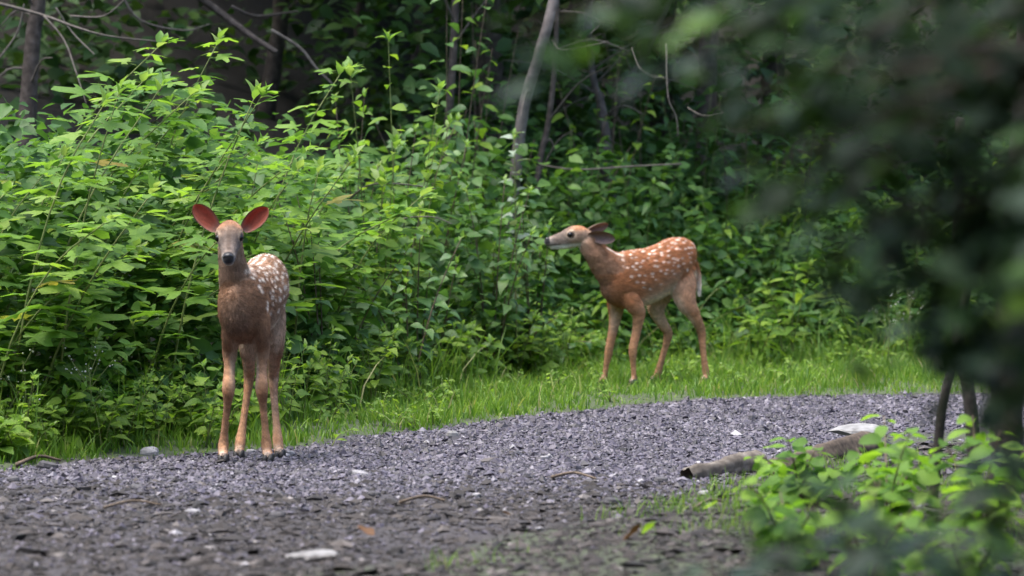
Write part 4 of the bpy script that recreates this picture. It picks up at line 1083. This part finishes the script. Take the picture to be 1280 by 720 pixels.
# bare branches and vines
def wire(name, pts, r0, r1, mat, label, cat, group=None):
    b = Vector(pts[0]); n = len(pts)
    V_, F_ = tube([(*(Vector(p) - b), r0 + (r1 - r0) * i / (n - 1)) for i, p in enumerate(pts)], 6, 4)
    o = link(bpy.data.objects.new(name, py_mesh(name, V_, F_, M[mat], True))); o.location = b
    return tag(o, label, cat, group)
wire('dead_branch', [P(-20, 0, 20.5), P(50, 18, 20.5), P(95, 34, 20.4), P(135, 45, 20.4), P(198, 52, 20.5)], .009, .003, 'twig', 'bare dead branch running across the top left corner', 'branch', 'bare branches')
wire('dead_branch', [P(55, 20, 20.45), P(80, 50, 20.4), P(95, 90, 20.3), P(108, 130, 20.2)], .006, .002, 'twig', 'bare twig hanging down from the branch in the top left corner', 'branch', 'bare branches')
wire('dead_branch', [P(88, 20, 20.6), P(130, 20, 20.6), P(160, -5, 20.6)], .005, .003, 'twig', 'thin bare twig curving up to the top edge at left', 'branch', 'bare branches')
wire('dead_branch', [P(240, -10, 22.5), P(275, 15, 22.5), P(310, 42, 22.4), P(345, 65, 22.3)], .022, .014, 'bark', 'thick dark branch slanting down from the top edge left of centre', 'branch', 'bare branches')
wire('dead_branch', [P(340, 38, 22.0), P(375, 60, 22), P(395, 85, 22), P(415, 105, 22)], .010, .006, 'twig', 'grey forked twig between the brambles and the tall shrub', 'branch', 'bare branches')
wire('dead_branch', [P(70, 10, 21), P(90, 40, 21), P(118, 68, 20.9)], .005, .003, 'twig', 'bare twig slanting left of the tallest bramble tip', 'branch', 'bare branches')
wire('dead_branch', [P(150, -10, 22.0), P(175, 25, 22.0), P(230, 38, 22.0), P(262, 30, 22.0)], .007, .003, 'twig', 'crooked bare twig at the top edge, above the tallest bramble tip', 'branch', 'bare branches')
wire('dead_branch', [P(290, 8, 23.0), P(320, 20, 23.0), P(372, 14, 23.0)], .010, .006, 'bark', 'dim level branch at the top edge crossing the thick slanting one', 'branch', 'bare branches')
wire('dead_branch', [P(0, 72, 21.2), P(22, 40, 21.2), P(30, 5, 21.2)], .006, .004, 'twig', 'bare upright twig at the left edge beside the dim brown trunk', 'branch', 'bare branches')
wire('vine', [P(790, 60, 21.8), P(800, 85, 21.7), P(815, 95, 21.7), P(833, 97, 21.7)], .004, .003, 'twig', 'pale looping vine below the blurred leaves', 'vine', 'pale hanging vines')
wire('vine', [P(833, 55, 21.8), P(835, 120, 21.7), P(845, 145, 21.7), P(848, 170, 21.7)], .004, .003, 'twig', 'pale vine hanging straight down above the fawn\'s rump', 'vine', 'pale hanging vines')
wire('vine', [P(700, 14, 21.9), P(730, 17, 21.8), P(750, 28, 21.8), P(738, 42, 21.8)], .004, .003, 'twig', 'pale vine hooked over near the leaning trunk top', 'vine', 'pale hanging vines')
wire('vine', [P(690, 50, 21.9), P(700, 63, 21.8), P(725, 60, 21.8), P(760, 52, 21.8)], .004, .003, 'twig', 'pale sagging vine just right of the leaning trunk', 'vine', 'pale hanging vines')
wire('vine', [P(670, 205, 21.9), P(720, 212, 21.8), P(790, 208, 21.8), P(852, 205, 21.9)], .005, .004, 'twig', 'long pale vine stretched level above the side-on fawn', 'vine', 'pale hanging vines')
wire('vine', [P(860, 135, 21.8), P(880, 145, 21.7), P(905, 142, 21.7)], .004, .003, 'twig', 'short pale vine loop at the edge of the blurred boughs', 'vine', 'pale hanging vines')
wire('dead_branch', [P(430, 255, 19.6), P(460, 232, 19.4), P(500, 230, 19.3), P(545, 236, 19.3)], .005, .003, 'twig', 'arched bare twig in the shrubs midway between the fawns', 'branch', 'bare branches')
wire('dead_branch', [P(495, 275, 19.2), P(520, 271, 19.1), P(545, 272, 19.1), P(565, 280, 19.1)], .004, .002, 'twig', 'short pale bare twig bowing over left of the side-on fawn\'s nose', 'branch', 'bare branches')

# ------------------------------------------------------------------ stones, log, litter
def rock(px, py, w, h, mat, label, seed, dep=.8, group='loose stones', name='stone'):
    d = CAMZ * FPX / (py - 210.0); x = X(px, d); wm, hm = w * d / FPX / 2, h * d / FPX / 2
    r = np.random.default_rng(seed); V_, F_ = [], []
    nu, nv = 10, 6
    for i in range(nv + 1):
        th_ = math.pi * i / nv
        for j in range(nu):
            ph = 2 * math.pi * j / nu
            V_.append((math.sin(th_) * math.cos(ph), math.sin(th_) * math.sin(ph), math.cos(th_)))
    V_ = np.array(V_); V_ = np.sign(V_) * np.abs(V_)**.8
    V_ *= (1 + .34 * (vnoise(V_[:, 0] * 1.6 + seed, V_[:, 1] * 1.6 + V_[:, 2] * 1.3 + 5, seed)[:, None] - .5))
    V_ *= np.array((wm, wm * dep, hm))
    F_ = [(i*nu + j, (i+1)*nu + j, (i+1)*nu + (j+1) % nu, i*nu + (j+1) % nu) for i in range(nv) for j in range(nu)]
    o = link(bpy.data.objects.new(name, py_mesh(name, V_, F_, M[mat], False)))
    o.location = (x, d, gz1(x, d) + hm * .45); o.rotation_euler = (0, r.uniform(-.2, .2), r.uniform(-.5, .5))
    return tag(o, label, 'stone', group)
for i, a in enumerate([(187, 571, 25, 15, 'stone', 'grey stone at the grass edge left of the front-facing fawn'), (60, 587, 27, 15, 'darkstone', 'flat dark stone under the weeds at the left edge'),
    (362, 570, 15, 9, 'stone', 'small rounded stone by the front-facing fawn\'s hind foot'), (313, 567, 13, 7, 'stone', 'pebble showing between the front-facing fawn\'s legs'), (565, 549, 17, 12, 'whitestone', 'white angular stone on the gravel edge between the fawns'),
    (390, 698, 68, 11, 'whitestone', 'flat white stone lying in the bottom foreground'), (171, 613, 19, 9, 'darkstone', 'dark stone on the gravel below the grey edge stone'), (215, 602, 15, 7, 'darkstone', 'small dark stone left of the fawn\'s hooves'),
    (346, 648, 22, 10, 'darkstone', 'dark stone in the track straight below the front-facing fawn'), (533, 600, 18, 10, 'darkstone', 'round dark stone on the gravel in mid track'), (467, 622, 17, 9, 'darkstone', 'dark stone on the gravel between mid track and the fawn'),
    (300, 595, 17, 7, 'darkstone', 'thin dark stone just in front of the fawn\'s hooves'), (766, 632, 26, 14, 'darkstone', 'dark clod of stone on the bare soil left of the log'), (826, 604, 18, 10, 'darkstone', 'dark stone touching the left end of the log'), (450, 596, 24, 9, 'stone', 'pale grey stone sunk in the gravel, mid track'),
    (680, 575, 12, 7, 'stone', 'pale pebble on the gravel below the side-on fawn'), (950, 542, 16, 8, 'darkstone', 'dark pebble on the gravel behind the log'), (880, 622, 16, 9, 'stone', 'grey stone on the soil just below the log'), (908, 620, 22, 13, 'darkstone', 'dark lump of stone below the log beside the sapling leaves'),
    (595, 622, 14, 8, 'stone', 'pale stone where gravel turns to soil'), (240, 641, 20, 7, 'stone', 'long pale stone in the track lower left'), (15, 604, 17, 11, 'darkstone', 'dark stone on the track at the far left edge'), (740, 603, 20, 6, 'darkstone', 'flat dark sliver of stone at the gravel edge left of the log')]):
    rock(*a, seed=i + 3)
# weathered log with a rotten hollow end, and a pale split timber behind it
def log_thing(label, p0, p1, r0, r1, mat, seed, flat=1.0):
    p0, p1 = Vector(p0), Vector(p1)
    root = empty('log', p0, label, 'log'); r = np.random.default_rng(seed)
    n, rows = 22, 26; ax = (p1 - p0); T_ = ax.normalized(); s_ = T_.cross(Vector((0, 0, 1))).normalized(); b_ = s_.cross(T_)
    V_, F_ = [], []
    for i in range(rows):
        t = i / (rows - 1); rad = r0 + (r1 - r0) * t
        for j in range(n):
            a = 2 * math.pi * j / n
            k = 1 + .6 * (vnoise(np.array([t * 3 + seed]), np.array([a * 1.6]), seed)[0] - .5) + .16 * (vnoise(np.array([t * 2.2]), np.array([a * 5]), seed + 3)[0] - .5) + r.normal(0, .03)
            k *= 1 - .25 * max(0, .12 - t) / .12
            if i in (0, rows - 1): k *= .93
            V_.append(ax * t + s_ * math.cos(a) * rad * k + b_ * math.sin(a) * rad * k * flat)
    F_ = [(i*n + j, (i+1)*n + j, (i+1)*n + (j+1) % n, i*n + (j+1) % n) for i in range(rows - 1) for j in range(n)]
    link(bpy.data.objects.new('bark_shell', py_mesh('bark_shell', V_, F_, M[mat], True)), root)
    for (i0, sg) in ((0, .02), (rows - 1, -.004)):
        c = Vector(V_[i0 * n]) * 0
        for j in range(n): c += Vector(V_[i0*n + j]) / n
        ring = [Vector(V_[i0*n + j]) for j in range(n)]; inner = [c.lerp(q, .6) + T_ * sg for q in ring]
        Vv = ring + inner + [c + T_ * sg * 1.6]; Ff = [(j, (j+1) % n, n + (j+1) % n, n + j) for j in range(n)] + [(n + j, n + (j+1) % n, 2*n) for j in range(n)]
        link(bpy.data.objects.new('cut_end', py_mesh('cut_end', Vv, Ff, M['woodend'], False)), root)
    return root
a_, b_ = gp(858, 14.1), gp(946, 14.5); a_.z += .062; b_.z += .07
log_thing('short weathered log with a rotten hollow end at the gravel edge', a_, b_, .034, .046, 'wood', 2)
a_, b_ = gp(955, 14.1), gp(1085, 15.1); a_.z += .06; b_.z += .07
log_thing('longer dark log lying behind the sapling leaves', a_, b_, .048, .048, 'woodend', 4)
o = rock(1072, 563, 66, 11, 'whitestone', 'pale flat stone slab at the far end of the logs', 77, dep=.9); o.location.z += .055; o.rotation_euler = (.10, -.03, .1)
# fallen leaves and sticks on the soil
def litter_leaf(px, py, size, mat, label):
    d = CAMZ * FPX / (py - 210.0); x = X(px, d)
    o = link(bpy.data.objects.new('fallen_leaf', leaf_blade('fallen_leaf', M[mat], ovate(.33), 6, .5, -.35, .5, .3, .1, int(px)))); o.scale = (size,) * 3
    o.location = (x, d, gz1(x, d) + .012); o.rotation_euler = (rr.uniform(.1, .5), rr.uniform(-.3, .3), rr.uniform(0, 6.28))
    tag(o, label, 'leaf', 'fallen leaves')
litter_leaf(470, 675, .055, 'dead', 'curled brown fallen leaf low in the track'); litter_leaf(776, 697, .06, 'dead', 'rust-brown fallen leaf on the soil at the bottom'); litter_leaf(640, 650, .03, 'dead', 'small brown fallen leaf mid foreground')
litter_leaf(877, 660, .045, 'weed', 'green fallen leaf standing on the soil left of the saplings'); litter_leaf(800, 690, .05, 'weed', 'green leaf beside the rust-brown one at the bottom')
def stick(px0, py0, px1, py1, r_, label):
    q = []
    for px, py in ((px0, py0), ((px0 + px1) / 2, (py0 + py1) / 2 - 2), (px1, py1)):
        d = CAMZ * FPX / (py - 210.0); q.append(Vector((X(px, d), d, gz1(X(px, d), d) + .012)))
    q[1].z += .012
    wire('stick', q, r_, r_ * .5, 'browns', label, 'stick', 'sticks on the ground')
stick(20, 586, 75, 580, .008, 'stick lying under the weeds at the left edge'); stick(868, 655, 905, 646, .006, 'crooked stick on the soil right of centre'); stick(500, 633, 560, 631, .006, 'dark stick lying flat across mid track'); stick(690, 602, 745, 604, .006, 'thin stick at the gravel edge left of the log')
stick(130, 640, 200, 636, .005, 'thin stick on the track lower left')

# ------------------------------------------------------------------ foreground at the right: saplings and overhanging boughs
def sapling(pxb, db, tips, nl, size, kind, label, group, name='sapling', jit=1.0, start=.25):
    b = (X(pxb, db), db); root = plant(name, b, label, 'sapling', group); O = root.location.copy()
    for (px, py) in tips:
        stem_with_leaves(root, O, O, P(px, py, db + rr.uniform(-.35, .35)), rr.uniform(0, .06), dict(kind=kind, n=nl, size=size, start=start, fwd=.25, droop=.2, taper=.3, jit=jit * 1.6), rr, .004, 'browns', None)
sapling(1000, 12.6, [(950, 570), (985, 548), (1020, 560), (1050, 585), (1005, 600), (965, 600)], 16, .08, 'sapling', 'leafy sapling with light green leaves in front of the pale flat slab', 'foreground saplings')
sapling(1110, 11.8, [(1070, 560), (1105, 520), (1140, 535), (1165, 570), (1090, 600), (1130, 590)], 17, .08, 'sapling', 'leafy sapling with light green leaves below the dark trunks', 'foreground saplings')
sapling(1225, 11.4, [(1180, 550), (1215, 520), (1250, 540), (1285, 560), (1210, 590), (1260, 600)], 17, .08, 'sapling', 'leafy sapling with light green leaves at the right edge', 'foreground saplings')
sapling(985, 10.6, [(930, 600), (950, 640), (1000, 650), (1040, 610), (975, 615), (1010, 690)], 13, .07, 'sapling', 'low sapling with light leaves hanging over the soil below the log', 'foreground saplings')
sapling(1085, 10.0, [(1050, 640), (1100, 600), (1140, 640), (1170, 610), (1060, 690), (1120, 690)], 16, .07, 'sapling', 'blurred low sapling at the bottom, right of the bare soil', 'foreground saplings')
sapling(1215, 9.6, [(1170, 650), (1220, 610), (1265, 640), (1150, 690), (1200, 690), (1290, 620), (1250, 690)], 16, .07, 'sapling', 'blurred low sapling filling the bottom right corner', 'foreground saplings')
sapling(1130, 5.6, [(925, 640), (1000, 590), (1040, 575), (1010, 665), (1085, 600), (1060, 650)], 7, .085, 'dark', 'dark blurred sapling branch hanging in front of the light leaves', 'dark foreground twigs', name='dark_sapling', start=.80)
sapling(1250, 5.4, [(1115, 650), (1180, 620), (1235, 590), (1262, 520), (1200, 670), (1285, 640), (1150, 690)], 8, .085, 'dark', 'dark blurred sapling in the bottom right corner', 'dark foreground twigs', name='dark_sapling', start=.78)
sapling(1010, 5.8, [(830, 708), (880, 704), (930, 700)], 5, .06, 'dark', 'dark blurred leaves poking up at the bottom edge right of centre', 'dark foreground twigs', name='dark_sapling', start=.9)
# boughs of the near tree: leaves of each bough
def bough(label, start, tips, d, n, size, seed, yellow=0):
    root = empty('overhanging_bough', start, label, 'bough', 'dark overhanging boughs'); O = root.location.copy(); r_ = random.Random(seed)
    far = Vector((2.2 + .15 * seed, 5.6 + .12 * seed, 2.5 + .1 * seed))
    V_, F_ = tube([(*(far - O), .03), (*(far.lerp(start, .5) + Vector((0, 0, .16)) - O), .018), (0, 0, 0, .009)], 6, 4)
    link(bpy.data.objects.new('limb', py_mesh('limb', V_, F_, M['darkbark'], True)), root)
    for (px, py, dd, nn_) in tips:
        nn_ = int(nn_ * (.9 if seed < 5 else .75))
        end = P(px, py, d + dd); mid = start.lerp(end, .55) + Vector((0, 0, .06))
        C = bez(start - O, mid - O, end - O, 10)
        V_, F_ = tube([(*C[i], .008 - .0068 * i / 9) for i in (0, 3, 6, 9)], 5, 3)
        link(bpy.data.objects.new('branch', py_mesh('branch', V_, F_, M['bark'], True)), root)
        for i in range(nn_):
            s = r_.uniform(.12, 1.0)**.75; k = s * 9; a = int(min(8, k)); f = k - a
            pos = Vector(C[a] * (1 - f) + C[a + 1] * f) + Vector((r_.gauss(0, .032), r_.gauss(0, .06), r_.gauss(-.012, .026)))
            az = r_.uniform(0, 6.28)
            kind = 'yellow' if yellow and i < yellow else 'dark'
            put_leaf(root, kind, pos, Vector((math.cos(az), math.sin(az), r_.uniform(-.5, .2))), Vector((r_.uniform(-.5, .5), r_.uniform(-.6, .3), 1)), size * r_.uniform(.7, 1.25) * (.55 if kind == 'yellow' else 1), r_)
S0 = P(1420, -120, 4.6)
bough('dark blurred bough reaching far left along the top edge', S0, [(650, 38, -.2, 40), (720, 25, 0, 40), (800, 50, .2, 40), (850, 75, -.3, 34)], 4.9, 0, .05, 1, yellow=1)
bough('dark blurred bough drooping over the top right corner', P(1450, -60, 4.8), [(930, 50, .1, 30), (1000, 90, -.2, 34), (1080, 40, .2, 34), (1150, 110, 0, 34), (1220, 60, -.2, 30)], 5.0, 0, .052, 2)
bough('dark blurred bough hanging above the side-on fawn\'s rump', P(1450, 60, 4.6), [(915, 165, 0, 34), (960, 215, -.1, 36), (1010, 250, .2, 34), (1060, 200, .1, 32), (1100, 160, -.2, 28), (890, 130, .2, 26), (935, 270, .3, 26)], 4.9, 0, .052, 3)
bough('dark blurred bough in the middle of the right side', P(1460, 200, 4.5), [(1040, 300, .1, 30), (1090, 335, -.1, 30), (1130, 270, .2, 30), (1180, 310, 0, 32), (1200, 230, -.2, 30), (1000, 345, .2, 24), (1075, 400, 0, 24), (1120, 430, .3, 24)], 4.9, 0, .052, 4)
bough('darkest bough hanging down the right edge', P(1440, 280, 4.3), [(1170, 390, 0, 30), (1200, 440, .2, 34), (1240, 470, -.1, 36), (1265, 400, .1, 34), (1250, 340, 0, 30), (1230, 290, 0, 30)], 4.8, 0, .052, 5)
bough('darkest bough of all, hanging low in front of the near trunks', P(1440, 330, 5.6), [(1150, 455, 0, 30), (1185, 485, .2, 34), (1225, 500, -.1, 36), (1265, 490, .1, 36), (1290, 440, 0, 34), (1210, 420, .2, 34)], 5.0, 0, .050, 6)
# near tree: dark stems low at the right, crown above shades the whole corner
tree('dark twin trunk at the right edge above the saplings', [(gp(1262, 13.0), .055), (P(1258, 480, 13.0), .048), (P(1270, 300, 13.0), .045), (P(1290, 0, 13.0), .042), (P(1300, -700, 12.6), .03)], 'darkbark',
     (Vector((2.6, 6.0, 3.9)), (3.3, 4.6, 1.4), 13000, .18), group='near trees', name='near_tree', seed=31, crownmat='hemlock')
tree('thin dark trunk among the sapling tops near the right edge', [(gp(1222, 12.9), .022), (P(1212, 500, 12.9), .020), (P(1196, 400, 12.9), .018), (P(1200, 150, 12.9), .014)], 'darkbark', None, group='near trees', name='near_tree', seed=32)
tree('thin leaning dark stem left of the near trunks', [(gp(1165, 12.7), .016), (P(1178, 510, 12.7), .014), (P(1195, 440, 12.7), .013), (P(1215, 330, 12.7), .011)], 'darkbark', None, group='near trees', name='near_tree', seed=33)
